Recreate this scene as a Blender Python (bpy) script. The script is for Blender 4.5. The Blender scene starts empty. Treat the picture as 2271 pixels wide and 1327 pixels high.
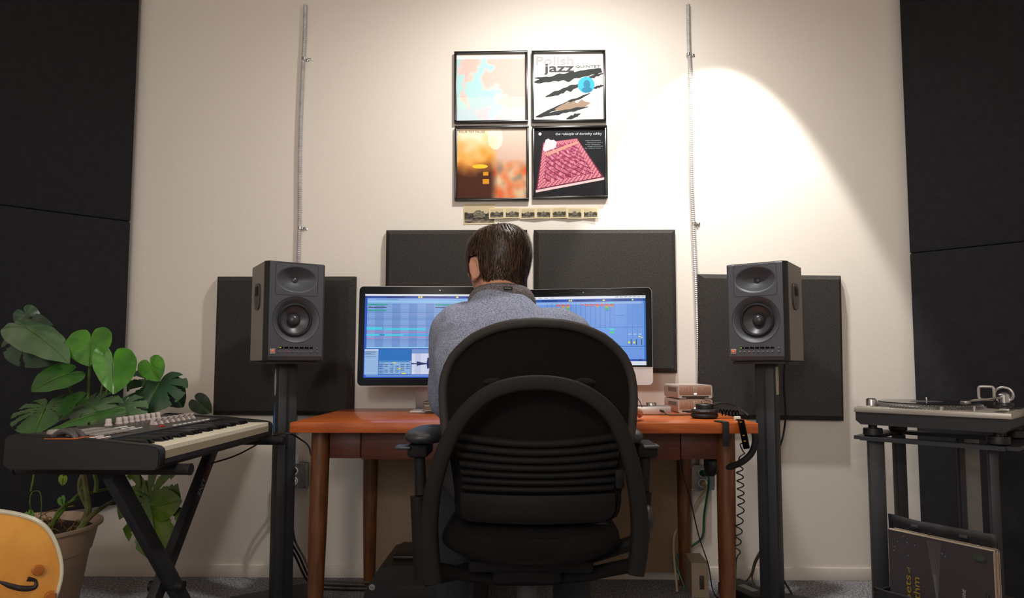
import bpy, bmesh, math, random
from mathutils import Vector, Matrix, noise
random.seed(7)
R = math.radians
PI = math.pi
scene = bpy.context.scene
COL = scene.collection

# ------------------------------------------------------------------ camera
F, CX, CY, W, H = 1500.0, 1149.0, 701.0, 2271.0, 1327.0      # focal length and principal point, pixels
EYE = Vector((0, 0, .91)); PITCH, YAW = R(3.97), R(1.0)
cam_data = bpy.data.cameras.new('camera')
cam = bpy.data.objects.new('camera', cam_data); COL.objects.link(cam)
cam.location = EYE
cam.rotation_euler = (PI/2 + PITCH, 0, YAW)
cam_data.sensor_width = 36; cam_data.lens = 36*F/W
cam_data.shift_x = (W/2 - CX)/W; cam_data.shift_y = (CY - H/2)/W
cam_data.clip_start = .02
scene.camera = cam
ROT = Matrix.Rotation(YAW, 3, 'Z') @ Matrix.Rotation(PI/2 + PITCH, 3, 'X')

# ------------------------------------------------------------------ world, lights, exposure
scene.view_settings.view_transform = 'Standard'
scene.view_settings.look = 'None'
scene.view_settings.gamma = 1
scene.view_settings.exposure = 0
scene.view_settings.use_curve_mapping = False
world = bpy.data.worlds.new('world'); scene.world = world
world.use_nodes = True
world.node_tree.nodes['Background'].inputs[0].default_value = (.55, .62, .75, 1)
world.node_tree.nodes['Background'].inputs[1].default_value = .05

def spot(name, loc, target, watts, cone, blend, radius, col):
    l = bpy.data.lights.new(name, 'SPOT'); l.energy = watts; l.spot_size = R(cone); l.spot_blend = blend
    l.shadow_soft_size = radius; l.color = col
    o = bpy.data.objects.new(name, l); COL.objects.link(o); o.location = loc
    o.rotation_euler = (Vector(target) - Vector(loc)).to_track_quat('-Z', 'Y').to_euler()
    return o
spot('ceiling_spotlight', (.813, 2.415, 2.672), (.839, 2.895, 1.347), 120, 54.5, .18, .04, (1, .98, .94))
def bulb(name, loc, watts, radius, col):
    l = bpy.data.lights.new(name, 'POINT'); l.energy = watts; l.shadow_soft_size = radius; l.color = col
    o = bpy.data.objects.new(name, l); COL.objects.link(o); o.location = loc
    return o
spot('ceiling_lamp', (.20, 2.03, 2.60), (.12, 2.68, 1.0), 90, 164, 1.0, .06, (1, .985, .95))
bulb('rear_fill_light', (-.45, -.95, 1.95), 58, .16, (1, .90, .78))  # warm fill bulb, unseen behind the camera, added to lift the lower walls
def area(name, loc, target, watts, sx, sy, col):
    l = bpy.data.lights.new(name, 'AREA'); l.shape = 'RECTANGLE'; l.size = sx; l.size_y = sy; l.energy = watts; l.color = col
    o = bpy.data.objects.new(name, l); COL.objects.link(o); o.location = loc
    o.rotation_euler = (Vector(target) - Vector(loc)).to_track_quat('-Z', 'Y').to_euler()
    return o
area('window_daylight', (-.9, -1.70, 1.55), (-.2, 2.6, .6), 20, 1.3, 1.1, (.74, .86, 1))

# ------------------------------------------------------------------ helpers
def at(px, py, Y):
    """point of the room seen at this pixel, on the plane Y = const"""
    d = ROT @ Vector(((px - CX)/F, -(py - CY)/F, -1))
    return EYE + d*(Y/d.y)
def atz(px, py, z):
    d = ROT @ Vector(((px - CX)/F, -(py - CY)/F, -1))
    return EYE + d*((z - EYE.z)/d.z)
def lin(c):
    return tuple(((v/255)/12.92 if v/255 <= .04045 else ((v/255 + .055)/1.055)**2.4) for v in c)

MATS = {}
def mat(name, rgb=(128,128,128), rough=.5, metal=0, spec=.5, var=0, vscale=8, bump=0, bscale=60, coat=0, rgb2=None,
        stretch=None, trans=0, emit=0, sheen=0, sub=0, detail=3):
    if name in MATS: return MATS[name]
    m = bpy.data.materials.new(name); m.use_nodes = True; MATS[name] = m
    nt = m.node_tree; b = nt.nodes['Principled BSDF']
    c = lin(rgb) + (1,)
    b.inputs['Base Color'].default_value = c
    b.inputs['Roughness'].default_value = rough; b.inputs['Metallic'].default_value = metal
    b.inputs['Specular IOR Level'].default_value = spec
    if coat: b.inputs['Coat Weight'].default_value = coat; b.inputs['Coat Roughness'].default_value = .06
    if trans: b.inputs['Transmission Weight'].default_value = trans
    if sheen: b.inputs['Sheen Weight'].default_value = sheen
    if sub: b.inputs['Subsurface Weight'].default_value = sub; b.inputs['Subsurface Radius'].default_value = (.012,.005,.003); b.inputs['Subsurface Scale'].default_value = .6
    if emit: b.inputs['Emission Color'].default_value = c; b.inputs['Emission Strength'].default_value = emit
    tc = None
    def coords(st):
        nonlocal tc
        tc = tc or nt.nodes.new('ShaderNodeTexCoord')
        if not st: return tc.outputs['Object']
        mp = nt.nodes.new('ShaderNodeMapping'); mp.inputs['Scale'].default_value = st
        nt.links.new(tc.outputs['Object'], mp.inputs[0]); return mp.outputs[0]
    if var or rgb2:
        n = nt.nodes.new('ShaderNodeTexNoise'); n.inputs['Scale'].default_value = vscale; n.inputs['Detail'].default_value = detail
        nt.links.new(coords(stretch), n.inputs[0])
        r = nt.nodes.new('ShaderNodeValToRGB')
        r.color_ramp.elements[0].position = .35; r.color_ramp.elements[1].position = .65
        lo = lin(rgb2) if rgb2 else tuple(v*(1 - var) for v in c[:3])
        hi = c[:3] if rgb2 else tuple(min(1, v*(1 + var)) for v in c[:3])
        r.color_ramp.elements[0].color = lo + (1,); r.color_ramp.elements[1].color = hi + (1,)
        nt.links.new(n.outputs[0], r.inputs[0]); nt.links.new(r.outputs[0], b.inputs['Base Color'])
    if bump:
        n = nt.nodes.new('ShaderNodeTexNoise'); n.inputs['Scale'].default_value = bscale; n.inputs['Detail'].default_value = 4
        nt.links.new(coords(None), n.inputs[0])
        bp = nt.nodes.new('ShaderNodeBump'); bp.inputs['Strength'].default_value = bump; bp.inputs['Distance'].default_value = .004
        nt.links.new(n.outputs[0], bp.inputs['Height']); nt.links.new(bp.outputs[0], b.inputs['Normal'])
    return m

def print_mat(name, rough=.35, coat=0, emit=0, spec=.12):
    """flat print or lit screen: colours from the mesh's colour attribute"""
    if name in MATS: return MATS[name]
    m = bpy.data.materials.new(name); m.use_nodes = True; MATS[name] = m
    nt = m.node_tree; b = nt.nodes['Principled BSDF']; b.inputs['Roughness'].default_value = rough
    a = nt.nodes.new('ShaderNodeAttribute'); a.attribute_name = 'ink'
    if emit:
        b.inputs['Base Color'].default_value = (.01, .01, .012, 1); b.inputs['Specular IOR Level'].default_value = .08
        nt.links.new(a.outputs[0], b.inputs['Emission Color']); b.inputs['Emission Strength'].default_value = emit
    else:
        nt.links.new(a.outputs[0], b.inputs['Base Color']); b.inputs['Specular IOR Level'].default_value = spec
    if coat: b.inputs['Coat Weight'].default_value = coat; b.inputs['Coat Roughness'].default_value = .03
    return m

def tag(o, label=None, cat=None, group=None, kind=None):
    if label: o['label'] = label
    if cat: o['category'] = cat
    if group: o['group'] = group
    if kind: o['kind'] = kind
    return o
def empty(name, loc, label=None, cat=None, group=None, rz=0):
    o = bpy.data.objects.new(name, None); COL.objects.link(o)
    o.location = loc; o.rotation_euler = (0, 0, rz); o.empty_display_size = .05
    o['own'] = 0; del o['own']
    return tag(o, label, cat, group)
def link(name, me, m, parent=None, loc=None, rot=None):
    o = bpy.data.objects.new(name, me); COL.objects.link(o)
    if m is not None and not me.materials: me.materials.append(m)
    if parent: o.parent = parent
    if loc is not None: o.location = loc
    if rot is not None: o.rotation_euler = rot
    return o

class MB:
    def __init__(s): s.v = []; s.f = []; s.c = []; s.cur = None
    def add(s, vs, fs, mtx=None):
        n = len(s.v)
        s.v += [(mtx @ Vector(p)) if mtx else Vector(p) for p in vs]
        s.f += [tuple(i + n for i in f) for f in fs]
        if s.cur is not None: s.c += [s.cur]*len(fs)
        return s
    def box(s, c, d, rot=None, bev=0, seg=2):
        bm = bmesh.new(); bmesh.ops.create_cube(bm, size=1)
        bmesh.ops.scale(bm, vec=d, verts=bm.verts)
        if bev: bmesh.ops.bevel(bm, geom=bm.edges[:], offset=min(bev, min(d)*.49), segments=seg, profile=.5, affect='EDGES')
        m = Matrix.Translation(c)
        if rot is not None: m = m @ (rot.to_4x4() if isinstance(rot, Matrix) else Matrix.Rotation(rot, 4, 'Z'))
        s.bm(bm, m); return s
    def bm(s, bm, m=None):
        bm.verts.ensure_lookup_table(); bm.verts.index_update()
        s.add([v.co.copy() for v in bm.verts], [[v.index for v in f.verts] for f in bm.faces], m); bm.free(); return s
    def bar(s, a, b, w, h, up=(0,0,1), bev=0):
        """rectangular bar from a to b, w across, h along 'up'"""
        a, b = Vector(a), Vector(b); d = (b - a); L = d.length; d.normalize()
        x = d.cross(Vector(up)).normalized(); u = x.cross(d)
        m = Matrix((x, d, u)).transposed()
        return s.box((a + b)/2, (w, L, h), m, bev)
    def rings(s, rings, cap0=True, cap1=True, closed=False):
        n = len(rings[0]); vs = [p for r in rings for p in r]; fs = []
        k = len(rings)
        for i in range(k - (0 if closed else 1)):
            for j in range(n):
                a, b = i*n + j, i*n + (j + 1) % n; i2 = (i + 1) % k
                fs.append((a, b, i2*n + (j + 1) % n, i2*n + j))
        if not closed:
            if cap0: fs.append(tuple(range(n))[::-1])
            if cap1: fs.append(tuple(range((k - 1)*n, k*n)))
        return s.add(vs, fs)
    def tube(s, pts, r, seg=8, closed=False):
        pts = [Vector(p) for p in pts]; k = len(pts); rr = r if isinstance(r, (list, tuple)) else [r]*k
        rings = []; up = None
        for i, p in enumerate(pts):
            t = (pts[(i + 1) % k] - pts[i - 1]) if closed else (pts[min(i + 1, k - 1)] - pts[max(i - 1, 0)])
            if t.length < 1e-9: t = Vector((0, 0, 1))
            t.normalize()
            if up is None:
                up = Vector((0, 0, 1)) if abs(t.z) < .9 else Vector((1, 0, 0))
            x = t.cross(up)
            if x.length < 1e-5: x = t.orthogonal()
            x.normalize(); up = x.cross(t)
            rings.append([p + (x*math.cos(2*PI*j/seg) + up*math.sin(2*PI*j/seg))*rr[i] for j in range(seg)])
        return s.rings(rings, closed=closed)
    def cyl(s, a, b, r0, r1=None, seg=16): return s.tube([a, b], [r0, r0 if r1 is None else r1], seg)
    def lathe(s, prof, o=(0,0,0), axis='Z', seg=24, mtx=None, cap=True):
        """profile of (radius, height)"""
        o = Vector(o); rings = []
        for r, h in prof:
            r = max(r, 1e-5)
            ring = []
            for j in range(seg):
                a = 2*PI*j/seg; c, d = r*math.cos(a), r*math.sin(a)
                p = Vector((c, d, h)) if axis == 'Z' else Vector((c, -h, d)) if axis == '-Y' else Vector((h, c, d))
                ring.append((mtx @ p if mtx else p) + o)
            rings.append(ring)
        return s.rings(rings, cap, cap)
    def prism(s, poly, d0, d1, plane='XZ'):
        """polygon extruded; plane XZ extrudes along Y from d0 to d1, XY along Z, YZ along X"""
        def P(p, d):
            return (p[0], d, p[1]) if plane == 'XZ' else (p[0], p[1], d) if plane == 'XY' else (d, p[0], p[1])
        n = len(poly)
        vs = [P(p, d0) for p in poly] + [P(p, d1) for p in poly]
        fs = [tuple(range(n)), tuple(range(2*n - 1, n - 1, -1))] + [(i, n + i, n + (i + 1) % n, (i + 1) % n) for i in range(n)]
        return s.add(vs, fs)
    def grid(s, fn, nu, nv, keep=None):
        vs = [fn(i/nu, j/nv) for j in range(nv + 1) for i in range(nu + 1)]
        fs = [(j*(nu+1)+i, j*(nu+1)+i+1, (j+1)*(nu+1)+i+1, (j+1)*(nu+1)+i) for j in range(nv) for i in range(nu) if keep is None or keep(i, j)]
        return s.add(vs, fs)
    def ell(s, c, r, seg=16, mtx=None):
        rings = []
        n = max(6, seg//2)
        for i in range(n + 1):
            th = PI*i/n; rr = max(math.sin(th), 1e-4)
            ring = [Vector((r[0]*rr*math.cos(2*PI*j/seg), r[1]*rr*math.sin(2*PI*j/seg), r[2]*math.cos(th))) for j in range(seg)]
            rings.append([(mtx @ p if mtx else p) + Vector(c) for p in ring])
        return s.rings(rings)
    def mesh(s, name, smooth=35, off=None, fix=True):
        me = bpy.data.meshes.new(name)
        vs = [p - off for p in s.v] if off is not None else s.v
        me.from_pydata([tuple(p) for p in vs], [], s.f)
        if fix:
            bm = bmesh.new(); bm.from_mesh(me); bmesh.ops.recalc_face_normals(bm, faces=bm.faces); bm.to_mesh(me); bm.free()
        if smooth:
            me.polygons.foreach_set('use_smooth', [True]*len(me.polygons))
            me.set_sharp_from_angle(angle=R(smooth))
        if s.c:
            at_ = me.color_attributes.new('ink', 'FLOAT_COLOR', 'CORNER'); k = 0
            for p in me.polygons:
                c = lin(s.c[p.index]) + (1,)
                for _ in p.loop_indices: at_.data[k].color = c; k += 1
        me.update(); return me
    def build(s, name, m, parent=None, smooth=35, world=False, fix=True, label=None):
        """world=True: the shape is in room coordinates and the parent an unrotated Empty"""
        off = None
        if world and parent:
            off = Vector(parent.location); p = parent.parent
            while p: off = off + Vector(p.location); p = p.parent
        o = link(name, s.mesh(name, smooth, off, fix), m, parent)
        if label: o['label'] = label
        return o

def text_mesh(txt, size=1, bold=0):
    cu = bpy.data.curves.new('t', 'FONT'); cu.body = txt; cu.size = size; cu.offset = bold; cu.resolution_u = 3
    ob = bpy.data.objects.new('t', cu); COL.objects.link(ob)
    dg = bpy.context.evaluated_depsgraph_get(); e = ob.evaluated_get(dg); me = e.to_mesh()
    vs = [v.co.copy() for v in me.vertices]; fs = [tuple(p.vertices) for p in me.polygons]
    e.to_mesh_clear(); bpy.data.objects.remove(ob); bpy.data.curves.remove(cu)
    return vs, fs

class Art(MB):
    """flat print: fractions of a w x h sheet, x to the right, y down; lies in XZ facing -Y"""
    def __init__(s, w, h, step=.00012):
        super().__init__(); s.w, s.h, s.k, s.step = w, h, 0, step
    def P(s, x, y): return ((x - .5)*s.w, -s.k*s.step, (.5 - y)*s.h)
    def poly(s, pts, col):
        s.cur = col; s.k += 1
        s.add([s.P(*p) for p in pts], [tuple(range(len(pts)))[::-1]])
    def rect(s, x0, y0, x1, y1, col): s.poly([(x0,y0),(x1,y0),(x1,y1),(x0,y1)], col)
    def rects(s, rs, col):
        s.cur = col; s.k += 1
        for x0, y0, x1, y1 in rs: s.add([s.P(x0,y1), s.P(x1,y1), s.P(x1,y0), s.P(x0,y0)], [(0,1,2,3)])
    def ellipse(s, x, y, rx, ry, col, n=28): s.poly([(x + rx*math.cos(2*PI*i/n), y + ry*math.sin(2*PI*i/n)) for i in range(n)], col)
    def text(s, txt, x, y, hgt, col, width=None, rot=0, bold=0, shear=0):
        """baseline-left at (x, y); hgt = cap height as a fraction of the sheet height"""
        vs, fs = text_mesh(txt, 1, bold)
        if not vs: return
        mx = max(v.x for v in vs); sc = hgt*s.h/.70; sx = sc if width is None else width*s.w/mx
        s.cur = col; s.k += 1; c, d = math.cos(rot), math.sin(rot); o = s.P(x, y); out = []
        for v in vs:
            a, b = v.x*sx + shear*v.y*sc, v.y*sc
            out.append((o[0] + a*c - b*d, o[1], o[2] + a*d + b*c))
        s.add(out, fs)
    def field(s, x0, y0, x1, y1, nx, ny, fn):
        s.k += 1
        for j in range(ny):
            for i in range(nx):
                a, b = x0 + (x1-x0)*i/nx, x0 + (x1-x0)*(i+1)/nx; c, d = y0 + (y1-y0)*j/ny, y0 + (y1-y0)*(j+1)/ny
                s.cur = fn((a+b)/2, (c+d)/2)
                if s.cur is None: continue
                s.add([s.P(a,d), s.P(b,d), s.P(b,c), s.P(a,c)], [(0,1,2,3)])
    def done(s, name, m, parent=None, loc=None, rot=None):
        return link(name, s.mesh(name, 0, None, False), m, parent, loc, rot)
def mix(a, b, t):
    t = max(0, min(1, t)); return tuple(x + (y - x)*t for x, y in zip(a, b))
def nz(x, y, s=0, z=0): return noise.noise(Vector((x, y, s + z*.37)))
def bez(pts, n=12):
    """Catmull-Rom through the points"""
    P = [Vector(p) for p in pts]; P = [P[0]*2 - P[1]] + P + [P[-1]*2 - P[-2]]; out = []
    for i in range(1, len(P) - 2):
        for k in range(n):
            t = k/n; a, b, c, d = P[i-1], P[i], P[i+1], P[i+2]
            out.append(.5*((2*b) + (c - a)*t + (2*a - 5*b + 4*c - d)*t*t + (3*b - a - 3*c + d)*t*t*t))
    out.append(P[-2]); return out
def text_part(name, txt, height, m, parent, origin, ux, uy, off=.0006, width=None):
    """raised lettering on a surface: origin baseline-left, ux along the line, uy up"""
    vs, fs = text_mesh(txt); mx = max(v.x for v in vs); sc = height/.70; sx = sc if width is None else width/mx
    ux, uy = Vector(ux).normalized(), Vector(uy).normalized(); n = ux.cross(uy)
    b = MB(); b.add([Vector(origin) + ux*(v.x*sx) + uy*(v.y*sc) + n*off for v in vs], fs)
    return link(name, b.mesh(name, 0, None, False), m, parent)

# ------------------------------------------------------------------ materials
wall_m = mat('wall_paint', (225,216,206), .75, bump=.10, bscale=90, spec=.25)
carpet_m = mat('carpet', (170,168,170), .95, rgb2=(92,92,96), vscale=160, stretch=(1,.55,1), bump=1, bscale=260, spec=.1)
ceil_m = mat('ceiling_paint', (215,208,200), .85)
trapfab = mat('black_felt', (38,37,40), .95, var=.10, vscale=30, bump=.3, bscale=400, spec=.12)
foam_m = mat('charcoal_foam', (74,70,67), .95, rgb2=(40,38,37), vscale=300, bump=.6, bscale=380, spec=.15)
galv = mat('galvanised_steel', (186,184,182), .4, metal=.35, var=.12, vscale=30)
steel = mat('bright_steel', (205,205,205), .22, metal=1)
alu = mat('brushed_aluminium', (196,192,190), .38, metal=.65, spec=.5)
blackm = mat('black_lacquer', (14,14,14), .28)
blackp = mat('black_plastic', (20,20,21), .5, bump=.05, bscale=500)
blacksoft = mat('black_rubber', (16,16,17), .75)
glossblack = mat('black_glass', (7,7,8), .2, spec=.05)
chartop = mat('charcoal_steel', (38,38,42), .55, bump=.05, bscale=300)
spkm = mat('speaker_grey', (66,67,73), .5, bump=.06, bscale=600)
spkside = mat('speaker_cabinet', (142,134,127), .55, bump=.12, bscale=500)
conem = mat('speaker_cone', (58,58,62), .36)
whitep = mat('white_plastic', (222,220,216), .45)
creamp = mat('cream_plastic', (214,206,186), .5)
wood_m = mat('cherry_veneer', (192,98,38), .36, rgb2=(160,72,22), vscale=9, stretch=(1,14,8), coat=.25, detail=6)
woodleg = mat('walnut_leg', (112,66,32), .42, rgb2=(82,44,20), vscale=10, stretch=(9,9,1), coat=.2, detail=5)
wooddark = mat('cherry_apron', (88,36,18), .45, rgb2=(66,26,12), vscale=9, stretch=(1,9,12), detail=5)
# ================================================================== the room
YW, XL, XR, YB, ZC = 2.93, -2.25, 2.3, -1.8, 2.78
def struct(name, c, d, m):
    return tag(MB().box(c, d).build(name, m, smooth=0), kind='structure')
struct('floor', (0, .55, -.05), (4.9, 5.1, .1), carpet_m)
struct('wall_back', (0, YW + .05, 1.39), (4.9, .1, 2.78), wall_m)
struct('wall_left', (XL - .05, .55, 1.39), (.1, 4.9, 2.78), wall_m)
struct('wall_right', (XR + .05, .55, 1.39), (.1, 4.9, 2.78), wall_m)
struct('wall_front', (0, YB - .05, 1.39), (4.9, .1, 2.78), wall_m)
struct('ceiling', (0, .55, ZC + .05), (4.9, 5.1, .1), ceil_m)
bb = MB().box((0, YW - .004, .026), (4.5, .008, .052), bev=.002)
tag(bb.build('baseboard_back', mat('baseboard_paint', (218,208,198), .6, spec=.3)), kind='structure')
wf = MB()
for x in (-1.6, -.9, -.2): wf.box((x, YB + .02, 1.55), (.05, .04, 1.2))
for z in (.95, 1.55, 2.15): wf.box((-.9, YB + .02, z), (1.45, .04, .05))
tag(wf.build('unseen_window', whitep, smooth=0), kind='structure')  # unseen window behind the camera, put in only for the daylight

# ---- corner panels of black felt, two stacked across each corner at 45 degrees
def corner_panel(side, z0, z1, label):
    e = at(286, 500, YW) if side < 0 else at(2019, 500, YW)
    ux = Vector((.7071*side, -.7071, 0)); n = Vector((-.7071*side, -.7071, 0))
    w, t = .60, .05
    back = Vector((e.x + .004*side, YW - .006, 0))
    # the fabric face starts at the wall and runs out to the side wall
    c = back + ux*(w/2) + n*(t/2) + Vector((0, 0, (z0 + z1)/2))
    m = Matrix((ux, -n, Vector((0, 0, 1)))).transposed()
    o = MB().box(c, (w, t, z1 - z0), m, bev=.006, seg=3).build('corner_felt_panel', trapfab)
    return tag(o, label, 'acoustic panel', 'black felt panels across the corners')
corner_panel(-1, .31, 1.525, 'lower black felt acoustic panel across the left corner behind the plant')
corner_panel(-1, 1.5265, 2.76, 'upper black felt acoustic panel across the left corner above the seam')
corner_panel(1, .02, 1.375, 'lower black felt acoustic panel across the right corner behind the turntable')
corner_panel(1, 1.3765, 2.6, 'upper black felt acoustic panel across the right corner, above the seam')

# ---- bevelled foam panels on the wall
def foam_panel(px, py, w, h, roll, label):
    c = at(px, py, YW - .05); t, b = .05, .021
    def ring(x, z, y): return [Vector((sx*x, y, sz*z)) for sx, sz in ((-1,-1),(1,-1),(1,1),(-1,1))]
    m = MB().rings([ring(w/2, h/2, t), ring(w/2, h/2, .030), ring(w/2 - b, h/2 - b, .0)])
    o = m.build('acoustic_foam_panel', foam_m, smooth=0)
    o.location = (c.x, YW - t - .001, c.z); o.rotation_euler = (0, roll, 0)
    return tag(o, label, 'foam panel', 'square charcoal foam panels on the wall')
foam_panel(626, 766, .605, .60, R(.1), 'square charcoal foam wall panel behind the speaker nearest the plant')
foam_panel(1010, 666, .615, .62, 0, 'square charcoal foam wall panel partly hidden by the seated man\'s head')
foam_panel(1343, 666, .612, .62, R(.1), 'square charcoal foam wall panel directly above the smaller right-hand computer screen')
foam_panel(1713, 769, .612, .618, R(.8), 'square charcoal foam wall panel behind the speaker nearest the turntable')

# ---- armoured cable conduits with clips
def conduit(pts, clips, label):
    P = [at(x, y, YW - .012) for x, y in pts]
    root = empty('wall_conduit', (P[-1].x, YW - .012, P[-1].z), label, 'conduit', 'steel conduits on the wall')
    path = bez(P, 8); L = [0]
    for a, b in zip(path, path[1:]): L.append(L[-1] + (b - a).length)
    n = int(L[-1]/.0042); pts2, rr = [], []
    k = 0
    for i in range(n + 1):
        s = L[-1]*i/n
        while k < len(L) - 2 and L[k+1] < s: k += 1
        f = (s - L[k])/max(1e-6, L[k+1] - L[k]); pts2.append(path[k].lerp(path[k+1], f)); rr.append(.0088 if i % 2 else .0070)
    MB().tube(pts2, rr, 10).build('armoured_tube', galv, root, smooth=30, world=True)
    for x, y in clips:
        c = at(x, y, YW - .012)
        m = MB().tube([c + Vector((0, 0, -.006)), c + Vector((0, 0, .006))], .0105, 14)
        m.box(c + Vector((.018, .0095, 0)), (.022, .003, .013), bev=.001)
        cl = m.build('clip', steel, root, world=True)
        MB().lathe([(.006, 0), (.0058, .003), (.003, .005), (0, .0052)], c + Vector((.021, .007, 0)), '-Y', 10).build('screw', steel, cl, world=False).location = (-root.location.x, -root.location.y, -root.location.z)
    return root
conduit([(677,10),(675,91),(671,160),(665,330),(664,480),(662,560),(657,720),(654,900),(653,1012)], [(674,131),(666,506)],
        'thin ribbed steel conduit clipped to the wall left of the record covers')
conduit([(1526,10),(1527,91),(1531,180),(1533,300),(1534,400),(1538,500),(1543,620),(1548,760),(1552,900),(1554,1022)], [(1527,121),(1539,496)],
        'thin ribbed steel conduit clipped to the wall right of the record covers')

def outlet(px, py, label, plugs):
    c = at(px, py, YW - .045)
    root = empty('outlet_box', (c.x, YW - .001, c.z), label, 'outlet', 'steel outlet boxes on the wall')
    boxm = mat('box_steel', (132,132,134), .35, metal=.7, var=.15, vscale=30)
    MB().box((0, -.022, 0), (.104, .042, .104), bev=.004).build('box_body', boxm, root)
    pl = [(-.052,-.036),(-.036,-.052),(.036,-.052),(.052,-.036),(.052,.036),(.036,.052),(-.036,.052),(-.052,.036)]
    MB().prism(pl, -.049, -.0435).build('cover_plate', boxm, root, smooth=0)
    MB().cyl((.0, -.022, .05), (0, -.022, .078), .012, .011).build('conduit_connector', galv, root)
    for sx in (-.043, .043):
        MB().lathe([(.005,0),(.005,.002),(0,.003)], (sx, -.0435, .047 if sx > 0 else -.047), '-Y', 10).build('screw', steel, root)
    for z, m in zip((.021, -.021), plugs):
        MB().lathe([(.0185,0),(.0185,.003),(.0165,.0035),(.0165,.001),(0,.001)], (0, -.049, z), '-Y', 20).build('socket', whitep, root)
    return root
green = mat('green_cord', (24,84,66), .45); beige = mat('beige_cord', (176,158,124), .5)
for k, (bx, by, lab) in enumerate([(652, 1056, 'steel outlet box behind the left speaker stand'), (1557, 1060, 'steel outlet box between the right desk legs')]):
    bo = outlet(bx, by, lab, (blackp, whitep)); c = bo.location
    for z, m, nm, lb in ((.021, blackp if k == 0 else green, 'mains_lead', ('black power cord plugged into the left outlet box', 'green power cord in the upper socket of the right outlet box')[k]),
                         (-.021, whitep if k == 0 else beige, 'mains_lead', ('white power cord plugged into the left outlet box', 'beige power cord in the lower socket of the right outlet box')[k])):
        p0 = Vector((c.x, YW - .056, c.z + z)); root = empty('mains_lead', p0, lb, 'cord')
        MB().lathe([(.0135,0),(.0135,.016),(.010,.026),(.0055,.03),(0,.03)], p0, '-Y', 16).build('plug', m, root, world=True)
        if k == 0:
            ends = [p0 + Vector((-.005,-.03,0)), p0 + Vector((-.03,-.05,-.03)), p0 + Vector((-.06,-.05,-.14)), p0 + Vector((-.05,-.04,-.34)), Vector((c.x - .03 + z, YW - .06, .008))]
        elif z > 0:
            ends = [p0 + Vector((.0,-.03,0)), p0 + Vector((.014,-.05,-.02)), at(1562,1140,2.86), at(1558,1190,2.86), at(1535,1212,2.86), at(1500,1240,2.84), Vector((.62, 2.8, .008))]
        else:
            ends = [p0 + Vector((0,-.03,0)), p0 + Vector((.0,-.05,-.015)), at(1552,1105,2.86), at(1532,1140,2.86), at(1495,1190,2.85), Vector((.58, 2.75, .008))]
        MB().tube(bez(ends, 8), .0048, 8).build('cable', m, root, world=True)

# ---- four framed record covers (artwork is abstract, in the covers' colours)
ink = print_mat('printed_sleeve', .55)
def frame_obj(quad, label):
    """quad: pixel corners TL, TR, BR, BL of the outer frame"""
    P = [at(x, y, YW - .022) for x, y in quad]
    c = sum(P, Vector())/4; w = ((P[1]-P[0]).length + (P[2]-P[3]).length)/2; h = ((P[3]-P[0]).length + (P[2]-P[1]).length)/2
    r = P[1] - P[0] + P[2] - P[3]; roll = -math.atan2(r.z, r.x)
    root = empty('framed_record_cover', (c.x, YW - .001, c.z), label, 'framed picture', 'framed record covers in a square')
    root.rotation_euler = (0, roll, 0); b = .0105
    m = MB()
    for sx, sz, lx, lz in ((0, h/2 - b/2, w, b), (0, -h/2 + b/2, w, b)): m.box((sx, -.011, sz), (lx, .02, lz), bev=.002)
    for sx in (-1, 1): m.box((sx*(w/2 - b/2), -.011, 0), (b, .02, h - 2*b), bev=.002)
    m.build('frame', blackm, root)
    MB().box((0, -.004, 0), (w - b, .006, h - b)).build('backing_board', mat('backing_board', (60,50,40), .8), root, smooth=0)
    return root, w - 1.9*b, h - 1.9*b
def hang(a, root): a.done('artwork', ink, root, (0, -.0085, 0))

root, w, h = frame_obj([(1008,114),(1171,111),(1170,271),(1006,272)], 'framed record cover in pastel pink and turquoise, top left of four')
a = Art(w, h)
def f1(x, y):
    n = nz(x*2.6, y*2.6, 3) + .5*nz(x*6, y*6, 5) + .25*nz(x*13, y*13, 8)
    pink, blue = (242,186,176), (172,212,212)
    t = (x - .42)*2.2 + n*1.7 - max(0, y - .72)*3
    if y < .42 and .12 < x < .42: t = max(t, .5 + n*1.5 - abs(x - .24)*3.5 - (y - .1)*1.0)
    c = mix(blue, pink, .5 + t*2.0)
    if y > .64: c = mix(c, (206,222,206), .45)
    if y > .80: c = mix(c, (196,196,220), .4)
    if y < .075: c = mix(c, (250,244,232), .75)  # whitish top band: the lamp's reflection put into the print
    return c
a.field(0, 0, 1, 1, 70, 70, f1); hang(a, root)

root, w, h = frame_obj([(1178,112),(1341,110),(1346,269),(1180,270)], 'framed white record cover with black diagonal streaks and a blue disc, top right')
a = Art(w, h); a.rect(0,0,1,1,(240,236,226)); K = (44,46,46)
def streak(x0, y0, x1, y1, w0, seed, col=K, taper=1):
    n = 26; up, dn = [], []
    for i in range(n + 1):
        t = i/n; x = x0 + (x1-x0)*t; y = y0 + (y1-y0)*t; ww = w0*math.sin(PI*min(1, t*taper + .02))**.7 + .002
        up.append((min(1, max(0, x)), y - ww*(.5 + .4*nz(t*7, seed)))); dn.append((min(1, max(0, x + .02)), y + ww*(.5 + .5*nz(t*9, seed + 4))))
    a.poly(up + dn[::-1], col)
streak(.0, .43, .97, .26, .11, 1, taper=.82); streak(.0, .37, .62, .36, .05, 5); streak(.16, .65, .74, .44, .07, 2); streak(.70, .40, 1.0, .30, .035, 3)
streak(.02, .95, .80, .60, .05, 7); streak(.30, .84, .80, .74, .13, 6, (150,128,108)); streak(.03, .95, .78, .80, .05, 9); streak(.46, .985, .66, .90, .05, 8)
streak(.84, .53, 1.0, .48, .03, 4)
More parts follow.
